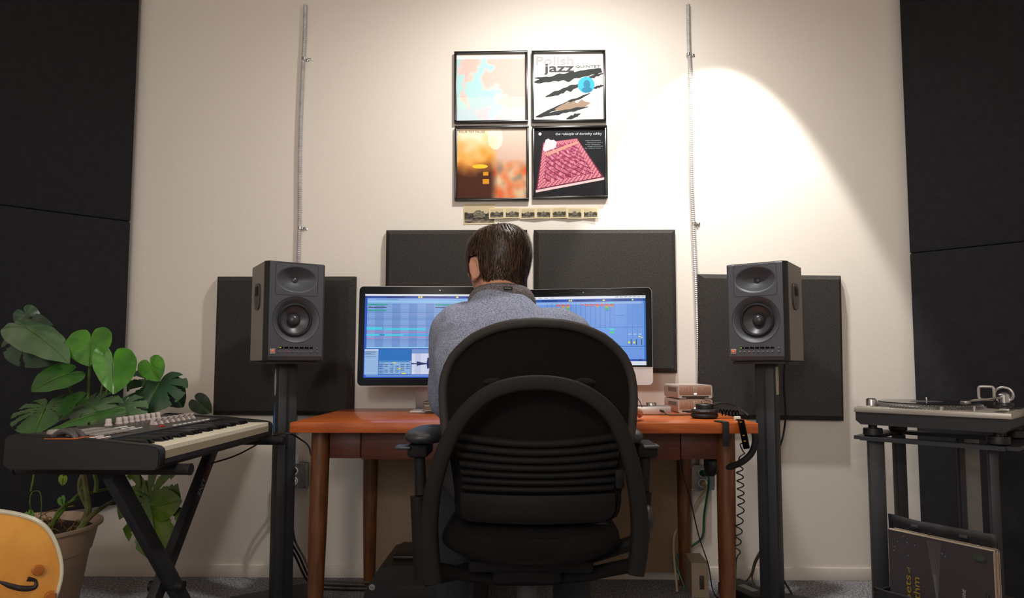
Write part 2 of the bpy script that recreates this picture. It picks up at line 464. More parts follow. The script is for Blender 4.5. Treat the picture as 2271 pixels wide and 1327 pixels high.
a.ellipse(.755, .475, .122, .122, (62,168,206)); a.ellipse(.765, .47, .05, .066, (44,118,150)); a.ellipse(.765, .55, .075, .04, (44,118,150))
a.text('Polish', .02, .165, .125, (172,168,166), .555, bold=.012); a.text('jazz', .155, .275, .125, (70,70,70), .43, bold=.02)  # first word paler: fade from the lamp's reflection put into its ink
a.text('QUINTET', .60, .215, .032, (92,92,92), .36, bold=.01); a.text('Trio Andrzej', .59, .085, .032, (228,210,198), .38); a.text('TRZASKOWSKI', .61, .15, .032, (228,214,202), .36)
hang(a, root)

root, w, h = frame_obj([(1008,279),(1173,278),(1173,444),(1008,445)], 'framed blurred amber and brown record cover, bottom left of four')
a = Art(w, h)
def f3(x, y):
    n = nz(x*3, y*3, 11) + .5*nz(x*8, y*8, 12)
    c = mix((250,222,190), (226,150,60), (y - .12 + n*.18)*3.2)
    c = mix(c, (70,36,24), (y - .40 + n*.12)*4)
    sky = mix((214,196,180), (200,168,150), y*2)
    if x > .48: 
        c = mix(c, sky, min(1, (x - .48)*8)*(1 if y < .45 else max(0, 1 - (y - .45)*4)))
        if y > .42: 
            m2 = nz(x*7, y*6, 21); m3 = nz(x*9, y*8, 31)
            p = mix((212,96,50), (206,176,140), .5 + m2*1.2); p = mix(p, (120,120,110), max(0, m3)*1.3)
            c = mix(c, p, min(1, (x - .48)*9)*min(1, (y - .42)*6))
    if ((x - .55)**2/.012 + (y - .13)**2/.03) < 1: c = mix(c, (250,240,226), .55)
    return c
a.field(0, 0, 1, 1, 70, 70, f3)
a.ellipse(.33, .54, .112, .03, (252,186,50)); a.rects([(.37,.72,.46,.79),(.375,.62,.45,.67)], (206,140,36))
a.text('FOUR TET PAUSE', .02, .06, .03, (70,56,46), .38); hang(a, root)

root, w, h = frame_obj([(1180,279),(1346,278),(1349,439),(1181,441)], 'framed black record cover with a pink patterned carpet shape, bottom right of four')
a = Art(w, h); a.rect(0,0,1,1,(26,25,28))
q = [(.12,.20),(.61,.14),(.985,.72),(.015,.90)]
def onq(u, v):
    A = (q[0][0] + (q[1][0]-q[0][0])*u, q[0][1] + (q[1][1]-q[0][1])*u); B = (q[3][0] + (q[2][0]-q[3][0])*u, q[3][1] + (q[2][1]-q[3][1])*u)
    t = v**1.15; return (A[0] + (B[0]-A[0])*t, A[1] + (B[1]-A[1])*t)
a.k += 1; N = 44
for j in range(N):
    for i in range(N):
        u, v = (i + .5)/N, (j + .5)/N; e = min(u, 1-u, v, 1-v)
        base = (96,34,56) if e < .03 else (206,130,142) if e < .12 and (i + j) % 3 else (150,58,86)
        if e >= .12: base = mix((142,48,80), (214,136,150), .5 + 1.1*nz(abs(u - .5)*22, v*20, 2)) if (i*7 + j*3) % 5 else (104,30,60)
        a.cur = base
        a.add([a.P(*onq(i/N,(j+1)/N)), a.P(*onq((i+1)/N,(j+1)/N)), a.P(*onq((i+1)/N, j/N)), a.P(*onq(i/N, j/N))], [(0,1,2,3)])
a.poly([(.015,.90),(.985,.72),(.985,.755),(.015,.935)], (222,190,190)); 
a.poly([(.14,.36),(.60,.19),(.64,.21),(.18,.405)], (196,140,128)); a.poly([(.12,.30),(.16,.16),(.24,.13),(.32,.20),(.30,.28),(.15,.34)], (214,198,204)); a.ellipse(.245, .12, .05, .045, (30,22,26))
a.ellipse(.08, .075, .022, .022, (226,220,216)); a.text('the rubáiyát of dorothy ashby', .30, .095, .038, (196,206,214), .66)
for i, t in enumerate(('original compositions', 'inspired by the words of', 'omar khayyam,', 'arranged and conducted', 'by richard evans')): a.text(t, .72 + .03*(i % 2), .185 + .028*i, .012, (170,180,190), .22)
hang(a, root)

# ---- postcard and folded strip of small views
cream = mat('aged_paper', (214,196,156), .8)
ink2 = print_mat('old_photo_print', .6)
def view_print(a, x0, y0, x1, y1, seed, sky=(196,180,146), dark=(50,46,42)):
    def f(x, y):
        u, v = (x - x0)/(x1 - x0), (y - y0)/(y1 - y0)
        ridge = .42 + .28*nz(u*3.2, seed) + .12*nz(u*9, seed + 3); trees = .62 + .2*nz(u*5, seed + 9)
        if v < ridge and not (abs(u - .5) < .2 and v > .28 + abs(u - .5)*1.2): return mix(sky, (150,138,112), v*.4)
        if abs(u - .5) < .18 and v < .72: return mix((150,140,118), dark, .4 + .8*nz(u*22, v*20, seed))
        if v > .78: return mix((150,140,120), dark, .4 + .7*nz(u*9, v*9, seed))
        return mix(dark, (104,98,86), .3 + nz(u*14, v*14, seed))
    a.field(x0, y0, x1, y1, 26, 20, f)
TL, BR = at(1028, 453, YW - .003), at(1098, 497, YW - .003)
pc = empty('postcard', ((TL.x + BR.x)/2, YW - .002, (TL.z + BR.z)/2), 'larger old postcard of a domed building pinned under the record covers', 'postcard'); pc.rotation_euler = (0, R(-1), 0)
MB().box((0, 0, 0), (BR.x - TL.x, .0012, TL.z - BR.z)).build('card', cream, pc, smooth=0)
a = Art(BR.x - TL.x, TL.z - BR.z); view_print(a, .03, .05, .97, .94, 4); a.done('picture', ink2, pc, (0, -.0008, 0))
TL, BR = at(1084, 461, YW - .012), at(1327, 484, YW - .012)
st = empty('photo_strip', ((TL.x + BR.x)/2, YW - .003, (TL.z + BR.z)/2), 'folded strip of seven small old photographs taped to the wall', 'photo strip')
L = BR.x - TL.x; hh = TL.z - BR.z
for i in range(7):
    ang = R(5)*(1 if i % 2 else -1); cx = -L/2 + L*(i + .5)/7
    p = MB().box((0, 0, 0), (L/7*1.001, .0009, hh)).build('card', cream, st, smooth=0); p.location = (cx, -.0065, (.0015*math.sin(i*2.1))); p.rotation_euler = (0, R(-.5 + .4*math.sin(i*3)), ang)
    a = Art(L/7, hh); view_print(a, .09, .10, .93, .90, 10 + i*3); a.done('picture', ink2, p, (0, -.0007, 0))

# ================================================================== desk
ZT = .715
dl, dr = atz(638, 938.5, ZT), atz(1678, 938, ZT); YF = (dl.y + dr.y)/2; DX = (dl.x + dr.x)/2; DW = dr.x - dl.x
desk = empty('desk', (DX, YF + .34, 0), 'reddish brown wooden desk with round tapered legs against the wall', 'desk')
TT = .034; D0, D1 = YF, YW - .015
MB().box((DX, (D0 + D1)/2, ZT - TT/2), (DW, D1 - D0, TT), bev=.003).build('tabletop', wood_m, desk, world=True)
def leg(tx, ty, bx, by):
    path = [Vector((tx, ty, ZT - TT)).lerp(Vector((bx, by, 0)), t) for t in (0, .15, .5, .8, 1)]
    MB().tube(path, [.031, .031, .030, .026, .022], 20).build('leg', woodleg, desk, world=True)
yl = YF + .10
leg(at(712, 970, yl).x, yl, at(700, 1320, yl).x, yl - .01); leg(at(1609, 970, yl).x, yl, at(1611, 1320, yl).x, yl - .01)
yb = D1 - .06
leg(at(822, 1030, yb).x, yb, at(818, 1310, yb).x, yb); leg(at(1519, 1030, yb).x, yb, at(1519, 1310, yb).x, yb)
x0, x1 = at(733, 990, yl).x, at(1590, 990, yl).x; m0, m1 = at(803, 990, yl).x, at(1507, 990, yl).x
za = at(1150, 1019, yl).z
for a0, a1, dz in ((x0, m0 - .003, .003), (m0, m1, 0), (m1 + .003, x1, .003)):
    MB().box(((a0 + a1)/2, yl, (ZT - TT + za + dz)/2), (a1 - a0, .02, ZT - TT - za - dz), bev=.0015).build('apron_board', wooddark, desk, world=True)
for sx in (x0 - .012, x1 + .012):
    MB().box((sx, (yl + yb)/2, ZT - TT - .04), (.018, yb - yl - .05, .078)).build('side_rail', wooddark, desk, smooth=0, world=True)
bx0, bx1 = at(836, 1100, yb).x, at(1506, 1100, yb).x
MB().box(((bx0 + bx1)/2, yb + .005, .36), (bx1 - bx0, .012, .62)).build('back_panel', mat('brown_hessian_board', (136,114,92), .9, var=.25, vscale=150, stretch=(1,1,3), bump=.5, bscale=420), desk, smooth=0, world=True, label='brown woven-textured back panel')

# ================================================================== computer screens
scr_m = print_mat('lit_screen', .2, emit=.86)
chin_m = mat('silver_aluminium', (190,182,180), .42, metal=.35)
def display(name, label, pos, rz, tilt, w, h, scr, border, top, chin, art, group):
    """pos = centre of the foot on the desk; screen centre above it"""
    root = empty(name, pos, label, 'computer screen', group, rz=rz)
    zc = scr
    T = Matrix.Translation((0, -.03, zc)) @ Matrix.Rotation(tilt, 4, 'X')
    def rr(w, h, r, n=5):
        out = []
        for cx, cz, a0 in ((w/2 - r, h/2 - r, 0), (-w/2 + r, h/2 - r, 90), (-w/2 + r, -h/2 + r, 180), (w/2 - r, -h/2 + r, 270)):
            out += [(cx + r*math.cos(R(a0 + 90*k/n)), cz + r*math.sin(R(a0 + 90*k/n))) for k in range(n + 1)]
        return out
    m = MB(); m.prism(rr(w, h, .018), -.004, .022); m.v = [T @ p for p in m.v]
    m.build('aluminium_shell', chin_m, root, smooth=40)
    if chin:
        g = [(x, max(z, -h/2 + chin)) for x, z in rr(w - .002, h - .002, .017)]
    else: g = rr(w - .004, h - .004, .017)
    m = MB(); m.prism(g, -.0065, -.0042); m.v = [T @ p for p in m.v]
    gl = m.build('bezel_glass', glossblack, root, smooth=40)
    aw, ah = w - 2*border, (w - 2*border)*9/16
    zs = h/2 - top - ah/2
    o = art(aw, ah).done('lit_display', scr_m, root); o.matrix_local = T @ Matrix.Translation((0, -.0069, zs))
    m = MB(); m.lathe([(.0022, 0), (.0022, .0004), (0, .0004)], (0, -.0066, h/2 - top/2), '-Y', 12); m.v = [T @ p for p in m.v]
    m.build('webcam', mat('webcam_lens', (40,40,46), .15), root)
    # stand: neck plate and foot
    nk = MB(); nk.grid(lambda u, v: Vector(((u - .5)*(.205 - .015*v), (.075*(1 - v)**1.6 - .002), .004 + v*(zc - .02))), 2, 10)
    s = nk.build('stand_neck', chin_m, root, smooth=60); md = s.modifiers.new('thick', 'SOLIDIFY'); md.thickness = .006
    MB().box((0, 0, .004), (.22, .19, .007), bev=.003).build('stand_foot', chin_m, root)
    return root, T, h
def ui_left(w, h):
    a = Art(w, h, .00006); a.rect(0,0,1,1,(30,82,196)); a.rect(0,0,1,.022,(236,238,246))
    a.rect(0,.022,1,.048,(20,50,128)); a.rects([(.01,.026,.14,.044),(.27,.026,.38,.044),(.55,.026,.68,.044)], (44,72,168))
    a.rects([(.355,.027,.367,.044),(.371,.027,.383,.044),(.61,.028,.625,.043)], (250,240,90))
    a.rect(.016,.052,.80,.115,(140,184,240)); a.rect(.016,.088,.80,.098,(164,222,252)); a.rect(.075,.058,.22,.072,(116,160,216)); a.rect(.17,.062,.21,.070,(70,160,170))
    a.rect(.016,.115,.80,.645,(128,168,226))
    a.rects([(.07 + .1122*i,.115,.126 + .1122*i,.645) for i in range(7)], (108,150,214))
    a.rects([(.016,y,.80,y + .003) for y in (.118,.19,.212,.222,.275,.292,.30,.309,.375,.385,.54,.55,.565)], (84,120,186))
    a.rects([(.016,y,.80,y + .0025) for y in (.15,.242,.37,.575)], (160,140,206))
    a.rects([(.02,.12,.15,.136),(.02,.19,.142,.205),(.47,.12,.66,.136),(.47,.31,.53,.325)], (26,166,146))
    pts = [(.022 + .122*i/40, .16) for i in range(41)]
    a.poly([(x, .160 - .004 - .009*abs(nz(i*.7, 3))) for i, (x, y) in enumerate(pts)] + [(x, .160 + .004 + .009*abs(nz(i*.7, 9))) for i, (x, y) in enumerate(pts)][::-1], (14,34,66))
    a.rect(.47,.158,.66,.168,(14,34,66))
    a.rects([(.014,.40,.118,.41),(.014,.414,.12,.428),(.133,.414,.41,.428),(.455,.414,.72,.428),(.014,.486,.72,.50)], (44,226,240))
    a.rects([(.26,.486,.45,.50)], (40,176,240)); a.rects([(.1,.486,.135,.50)], (24,140,190))
    a.rects([(.016,.452,.126,.457),(.126,.457,.50,.462),(.016,.53,.105,.535),(.126,.516,.42,.521)], (226,80,150)); a.poly([(.105,.53),(.126,.516),(.126,.521),(.105,.535)], (226,80,150)); a.poly([(.42,.516),(.45,.53),(.45,.535),(.42,.521)], (226,80,150))
    a.rect(.016,.638,.80,.65,(150,220,250)); a.rect(.0,.652,1,.66,(16,60,160))
    a.rect(.006,.662,.097,.965,(150,188,232)); a.rect(.006,.664,.097,.680,(206,216,238)); a.rects([(.008,y,.08 - .03*(i % 3 == 2),y + .006) for i, y in enumerate((.688,.70,.712,.724,.748))], (90,116,160))
    a.rect(.10,.662,.315,.80,(20,112,192)); a.rect(.10,.80,.315,.96,(112,158,214))
    a.rects([(.101,.803,.315,.812)], (30,130,200)); a.rects([(.136,.815,.19,.955),(.195,.815,.245,.955),(.25,.815,.31,.955)], (136,178,226))
    a.rects([(.192,.818,.214,.828),(.218,.885,.248,.897),(.254,.945,.282,.957),(.308,.803,.314,.811)], (250,226,50))
    a.rects([(.103 + .036*(i % 6), .84 + .022*(i//6), .125 + .036*(i % 6), .848 + .022*(i//6)) for i in range(28) if i % 5 != 3], (66,96,150))
    a.rect(.318,.662,.80,.71,(116,150,212)); a.rect(.318,.712,.80,.96,(216,222,246)); a.rects([(.34 + .09*i,.712,.38 + .09*i,.96) for i in range(5)], (200,206,236))
    n = 120; amp = lambda i: .004 + .075*max(0, math.exp(-((i % 26)/9))*(1 if i > 8 else .1)*(1 + .4*nz(i*1.3, 5)))
    a.poly([(.318 + .48*i/n, .835 - amp(i)) for i in range(n + 1)] + [(.318 + .48*i/n, .835 + amp(i)*.8) for i in range(n, -1, -1)], (22,48,104))
    a.rect(.015,.972,.80,.985,(120,164,230))
    a.rect(.80,.052,1,.65,(120,160,222)); a.rects([(.81,.12 + .04*i,.99,.145 + .04*i) for i in range(13)], (150,184,232)); a.rects([(.82,.125 + .08*i,.86,.14 + .08*i) for i in range(6)], (250,226,50))
    a.rect(.80,.662,1,.96,(112,158,214)); return a
def ui_right(w, h):
    a = Art(w, h, .00006); a.rect(0,0,1,1,(112,160,236)); a.rect(0,0,1,.036,(240,242,250)); a.rects([(.03 + .05*i,.012,.06 + .05*i,.022) for i in range(5)] + [(.76 + .035*i,.012,.785 + .035*i,.022) for i in range(7)], (150,156,176))
    a.rect(0,.045,1,.078,(24,58,140)); a.rects([(.29,.05,.44,.073),(.60,.05,.73,.073),(.885,.05,.985,.073),(.05,.05,.16,.073)], (48,84,180)); a.rects([(.382,.051,.393,.072),(.398,.051,.409,.072),(.658,.052,.676,.071),(.893,.052,.904,.071)], (250,244,90))
    a.rect(.0,.088,.97,.118,(150,186,240)); a.rect(.985,.078,1,.95,(40,116,210))
    a.rects([(.20 + .0395*i,.09,.2015 + .0395*i,.46) for i in range(15)], (60,100,180)); a.rects([(.203 + .0395*i,.125 + .0135*j,.236 + .0395*i,.128 + .0135*j) for i in range(14) for j in range(24)], (92,138,214))
    a.rects([(.203 + .0395*i,.126 + .0135*j,.207 + .0395*i,.130 + .0135*j) for i in range(14) for j in range(0, 24)], (28,52,110))
    cols = [(236,60,50),(232,110,50),(214,164,40),(150,190,40),(50,190,60),(30,180,150),(40,140,220)]
    for x, n in ((.283,2),(.3225,5),(.362,7),(.48,1),(.5195,2),(.559,2),(.5985,3),(.638,2),(.677,7),(.7165,3)):
        for k in range(n): a.rect(x, .118 + .0145*k, x + .028, .1305 + .0145*k, cols[k] if n > 3 or k < 3 else cols[2])
    a.rect(.71,.094,.75,.112,(60,230,232)); a.rect(.0,.455,.985,.460,(60,104,190))
    a.rects([(.852 + .041*i,.125,.8535 + .041*i,.72) for i in range(4)], (70,112,190)); a.rects([(.855 + .041*i,.13 + .0135*j,.888 + .041*i,.1325 + .0135*j) for i in range(3) for j in range(22)], (92,138,214))
    a.rects([(.76,.285,.83,.29)], (76,110,170)); a.rects([(.715,.475,.75,.50),(.65,.462,.668,.472),(.69,.462,.708,.472)], (60,220,226)); a.rects([(.715,.52,.75,.545)], (70,220,120))
    a.rects([(.86 + .041*i,.555,.886 + .041*i,.565) for i in range(3)], (206,220,246)); a.rects([(.86,.665,.874,.69),(.90,.665,.914,.69),(.942,.585,.956,.60),(.96,.60,.974,.613)], (250,232,60)); a.rects([(.880,.63,.886,.715),(.921,.63,.927,.715),(.962,.63,.968,.715)], (40,50,80))
    a.rects([(.30 + .0395*i,.63,.306 + .0395*i,.715) for i in range(12)], (40,50,80)); a.rects([(.285 + .0395*i,.665,.297 + .0395*i,.69) for i in range(11)], (250,232,60))
    a.rect(0,.728,1,.735,(26,74,170)); a.rect(0,.735,.975,.915,(108,156,234)); a.rect(.0,.915,1,.945,(30,84,180)); a.rects([(.94,.921,.965,.935)], (20,30,60))
    a.rect(0,.945,1,1,(226,232,244)); return a
# left: large display; right: smaller all-in-one with an aluminium chin
lp = at(968, 911, 2.74)
big, T, hh = display('computer_display', 'large black-bezelled computer display left of the seated man', (at(973, 750, 2.70).x, 2.74, ZT), R(3.5), R(-3), .648, .402, .303, .0255, .033, 0, ui_left, 'computer screens on the desk')
grey = mat('logo_grey', (150,148,146), .3, metal=.5)
lg = MB(); k = .0088
for sx in (-1, 1): lg.lathe([(k*.62, 0), (k*.62, .0003), (0, .0003)], (sx*k*.36, -.0068, -hh/2 + .0185), '-Y', 14)
lg.lathe([(k*.5, 0), (k*.5, .00028), (0, .00028)], (0, -.0068, -hh/2 + .0145), '-Y', 14); lg.add([(0,-.0071,-hh/2 + .027),(.002,-.0071,-hh/2 + .030),(.004,-.0071,-hh/2 + .0325),(.001,-.0071,-hh/2 + .030)], [(0,1,2,3)])
lg.v = [T @ p for p in lg.v]; lg.build('apple_shaped_logo', grey, big)
display('all_in_one_computer', 'smaller all-in-one computer with aluminium chin behind the office chair', (at(1297, 750, 2.60).x, 2.64, ZT), R(-9), R(-4), .522, .372, .297, .024, .031, .068, ui_right, 'computer screens on the desk')
# stack of notebooks on the display's foot
zs = ZT + .0085; nb = at(975, 905, 2.66)
for i, (hgt, c, rz, lab) in enumerate([(.010,(34,32,32),.03,'charcoal notebook at the bottom of the stack under the large display'), (.006,(150,112,70),-.02,'thin tan notebook in the middle of the stack under the large display'), (.012,(26,25,26),.015,'thick black notebook under the top one below the large display'), (.008,(46,44,46),-.03,'dark grey notebook on top of the stack under the large display')]):
    r_ = empty('notebook', (nb.x + .01, 2.655, zs), lab, 'notebook', 'notebooks stacked on the display foot', rz=rz)
    cm = mat('notebook_cover_%d' % i, c, .6)
    MB().box((0, 0, hgt - .0008), (.135, .09, .0014)).box((0, 0, .0008), (.135, .09, .0014)).build('cover', cm, r_, smooth=0)
    MB().box((.001, .001, hgt/2), (.129, .085, hgt - .003)).build('pages', mat('paper_edge', (170,160,140), .8), r_, smooth=0)
    zs += hgt + .0004
# ================================================================== studio speakers on stands
orange = mat('orange_badge', (232,84,40), .4)
def speaker(side, label, slabel):
    """side -1 left, +1 right; local: x width, y depth (front at 0, back +), z up"""
    edge = at(589 if side < 0 else 1745, 690, 2.44)          # outer front edge
    zb = at(589 if side < 0 else 1745, 800, 2.44).z; zt = at(589 if side < 0 else 1743, 577, 2.44).z
    Wd, Hh, Dp = .222, zt - zb, .25; th = R(35)*(-side)*-1
    # facing the listener: front normal turned towards the room's centre
    ux = Vector((math.cos(R(35)), math.sin(R(35))*(-side), 0))     # local +x in the room
    rz = math.atan2(ux.y, ux.x)
    back = Vector((-math.sin(rz), math.cos(rz), 0))
    c = Vector((edge.x, 2.44, 0)) - ux*(side*Wd/2)
    plate = .012
    root = empty('studio_speaker', (c.x, c.y, zb), label, 'speaker', 'pair of studio speakers', rz=rz)
    # cabinet with chamfered front edges
    ch = .012; pl = [(-Wd/2 + ch, .004), (Wd/2 - ch, .004), (Wd/2, .004 + ch*1.6), (Wd/2 - .006, Dp), (-Wd/2 + .006, Dp), (-Wd/2, .004 + ch*1.6)]
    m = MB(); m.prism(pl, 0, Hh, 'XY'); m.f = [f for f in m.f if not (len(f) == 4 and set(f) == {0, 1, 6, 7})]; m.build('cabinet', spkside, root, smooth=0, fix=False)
    for s in (-1, 1):
        chm = MB()
        chm.add([(s*(Wd/2 - ch - .001), .0025, .0), (s*(Wd/2 + .0006), .003 + ch*1.6, .0), (s*(Wd/2 + .0006), .003 + ch*1.6, Hh), (s*(Wd/2 - ch - .001), .0025, Hh)], [(0,1,2,3)])
        chm.add([(s*(Wd/2 + .0006), .003 + ch*1.6, .0), (s*(Wd/2 + .0004), .005 + ch*2.4, .0), (s*(Wd/2 + .0004), .005 + ch*2.4, Hh), (s*(Wd/2 + .0006), .003 + ch*1.6, Hh)], [(0,1,2,3)])
        chm.build('edge_trim', mat('speaker_edge', (30,30,32), .5), root)
    hx, hz, wz, ww = 0, Hh*.825, Hh*.415, .0865
    def depth(x, z):
        d = 0
        e = ((x/.074)**2 + ((z - hz)/.047)**2)**.5
        if e < 1: d = max(d, .034*(1 - e**1.7) if e < 1 else 0)
        r = math.hypot(x, z - wz)
        if r < ww: d = max(d, .019*min(1, ((ww - r)/.024))**1.35)
        return d
    # front baffle: a fine relief with horn and woofer bowl
    nu, nv = 74, 118
    def fn(u, v):
        x, z = (u - .5)*(Wd - 2*ch), .016 + v*(Hh - .022)
        return Vector((x, .0 + depth(x, z), z))
    ba = MB().grid(fn, nu, nv, lambda i, j: math.hypot((i + .5)/nu*(Wd - 2*ch) - (Wd - 2*ch)/2, .016 + (j + .5)/nv*(Hh - .022) - wz) > .061)
    x0 = Wd/2 - ch
    ba.add([(-x0, 0, .016), (x0, 0, .016), (x0, .008, .001), (-x0, .008, .001)], [(0,1,2,3)])
    ba.add([(-x0, 0, Hh - .006), (x0, 0, Hh - .006), (x0, .006, Hh), (-x0, .006, Hh)], [(0,3,2,1)])
    b = ba.build('baffle', spkm, root, smooth=60)
    MB().tube([Vector((x_ + .0, -.0003, z_)) for x_, z_ in [(ww*math.cos(t*PI/24), wz + ww*math.sin(t*PI/24)) for t in range(48)]], .0007, 5, True).build('woofer_groove', blackp, b)
    gp = []
    for cx, cz, a0 in ((.066, .048, 0), (-.066, .048, 90), (-.066, -.048, 180), (.066, -.048, 270)):
        gp += [Vector((cx + .012*math.cos(R(a0 + 15*k)), -.0003, hz + cz + .010*math.sin(R(a0 + 15*k)) + (.004 if cz > 0 else -.004)*(1 - (cx/.09)**2))) for k in range(7)]
    MB().tube(gp, .0007, 5, True).build('horn_groove', blackp, b)
    MB().lathe([(.013, 0), (.012, .003), (.008, .006), (0, .0075)], (0, .0345, hz), '-Y', 18).build('tweeter_dome', conem, b)
    dv = MB().lathe([(.064, -.019), (.062, -.012), (.057, -.0125), (.053, -.018), (.048, -.021), (.024, -.039), (0, -.041)], (0, 0, wz), '-Y', 40, cap=False).build('woofer_cone', conem, root)
    MB().lathe([(.063, -.0165), (.0615, -.0105), (.0575, -.0085), (.0535, -.0105), (.052, -.0165)], (0, 0, wz), '-Y', 40, cap=False).build('rubber_surround', blacksoft, dv)
    MB().lathe([(.0235, -.0375), (.0205, -.027), (.013, -.0205), (.006, -.0185), (0, -.018)], (0, 0, wz), '-Y', 24).build('dust_cap', mat('dust_cap', (54,54,58), .3), dv)
    # badge, level meter, buttons
    bz = Hh*.098
    MB().box((-.0835, -.0012, bz - .002), (.019, .003, .019), bev=.001).build('badge', mat('badge_silver', (150,140,132), .4), root)
    MB().box((-.0835, -.003, bz), (.0125, .001, .0085)).build('badge_panel', orange, root, smooth=0)
    text_part('badge_lettering', 'JBL', .0042, mat('badge_ink', (250,214,190), .5), root, (-.0885, -.0037, bz - .002), (1,0,0), (0,0,1), width=.010)
    mt = MB().box((.0015, -.0004, bz + .0115), (.125, .0016, .0062), bev=.0007).build('level_meter', glossblack, root)
    MB().box((-.056, -.0014, bz + .0115), (.007, .0006, .0022)).build('meter_light', mat('green_light', (150,180,40), .4, emit=.6), mt, smooth=0)
    tm = mat('meter_mark', (160,160,166), .5)
    for i in range(6): MB().box((-.043 + .0185*i, -.0014, bz + .0118), (.0014, .0006, .004)).build('meter_mark', tm, mt, smooth=0)
    bm_ = MB().lathe([(.0031, 0), (.0031, .002), (.0022, .003), (0, .0032)], (0,0,0), '-Y', 12).mesh('button')
    for i in range(8): link('button', bm_, mat('button_grey', (104,104,110), .3), root, (-.060 + .0168*i, 0, bz - .0025))
    for dz in (.0105, -.002): link('button', bm_, MATS['button_grey'], root, (.0800, 0, bz + dz))
    MB().box((-.001, -.0002, bz - .0025), (.116, .0005, .0005)).build('button_line', tm, root, smooth=0)
    MB().lathe([(.0042, 0), (.0042, .0004), (0, .0004)], (-.060 + .0168*2, 0, bz - .0025), '-Y', 12).build('button_ring', mat('red_ring', (170,20,40), .4), root)
    # side handle recess
    sx = side*(Wd/2 + .0005); n = 24
    def hpl(s):
        out = []
        for k in range(n):
            a_ = 2*PI*k/n; y_, z_ = math.cos(a_), math.sin(a_); e = .62
            yy = math.copysign(abs(y_)**e, y_)*.042*s*(1 - .22*max(0, -z_)); zz = math.copysign(abs(z_)**e, z_)*.05*s
            out.append((.125 + yy, Hh*.66 + zz))
        return out
    hd = MB(); hd.prism(hpl(1), sx - .001*side, sx + .0035*side, 'YZ'); hp_ = hd.build('side_handle', mat('handle_plastic', (66,64,64), .5), root, smooth=30)
    MB().box((sx + .0037*side, .125, Hh*.66 + .020), (.002, .044, .036), bev=.0009).build('handle_opening', mat('handle_void', (8,8,8), .8), hp_)
    MB().box((sx + .0037*side, .125, Hh*.66 - .024), (.0014, .013, .018)).build('emblem', mat('emblem_black', (26,26,26), .4), hp_, smooth=0)
    # ------- stand
    sr = empty('speaker_stand', (c.x + back.x*.125, c.y + back.y*.125, 0), slabel, 'speaker stand', 'pair of speaker stands', rz=rz)
    zt_ = zb - .001
    tp = MB().box((0, 0, zt_ - plate/2), (.19, .20, plate), bev=.002).build('top_plate', chartop, sr)
    MB().box((0, 0, (zt_ - plate + .012)/2), (.07, .075, zt_ - plate - .012), bev=.004).build('column', chartop, sr)
    MB().box((0, 0, .008), (.30, .30, .014), bev=.003).build('base_plate', chartop, sr)
    MB().bar((0, -.0385, .03), (0, -.0385, zt_ - .02), .008, .003, up=(0,1,0)).build('groove', blackp, sr, smooth=0)
    if side > 0:
        MB().box((.0357, .008, zt_ - .075), (.0008, .034, .105)).build('sticker', mat('paper_sticker', (206,198,168), .8, var=.12, vscale=60), sr, smooth=0, label='cream paper sticker')
        s2 = Art(.03, .1); 
        for i, (yy, hh_) in enumerate(((.15,.10),(.34,.14),(.66,.2))): s2.text(('S', '|', 'CE')[i], .25, yy + hh_, hh_*.6, (150,140,116))
        o = s2.done('sticker_marks', ink2, sr, (.0363, .008, zt_ - .075), (0, 0, PI/2))
    else:
        def surf(z0, z1, w, mm, lab):
            pts = [(w*math.sin(PI*min(1, t*1.0))**.45 if 0 < t < 1 else 0, z0 + (z1 - z0)*t) for t in [i/14 for i in range(15)]]
            pl = [(.010 + x, z) for x, z in pts] + [(.010 - x, z) for x, z in pts[::-1][1:-1]]
            MB().prism(pl, -.0363, -.0353, 'YZ').build('sticker', mm, sr, smooth=0, label=lab)
        surf(zt_ - .135, zt_ - .03, .011, mat('white_sticker', (186,176,172), .7), 'white leaf-shaped sticker')
        MB().prism([(.0, zt_ - .27), (.022, zt_ - .27), (.017, zt_ - .21), (.011, zt_ - .16), (.004, zt_ - .21)], -.0363, -.0353, 'YZ').build('sticker', mat('blue_sticker', (20,120,186), .6), sr, smooth=0, label='blue pointed sticker')
    return root, sr, zb
spL = speaker(-1, 'dark grey studio speaker on the stand beside the keyboard', 'dark steel speaker stand between the keyboard and the desk')
spR = speaker(1, 'dark grey studio speaker on the stand beside the turntable', 'dark steel speaker stand between the desk and the turntable')
# cable hanging behind the right stand
p = [at(1740, 806, 2.70), at(1738, 850, 2.72), at(1742, 920, 2.76), at(1737, 965, 2.78), at(1727, 1005, 2.76), at(1716, 1100, 2.76), at(1712, 1230, 2.76), Vector((1.02, 2.72, .008))]
tag(MB().tube(bez(p, 8), .0042, 8).build('speaker_cable', blackp), 'black speaker cable hanging beside the right speaker stand', 'cable')

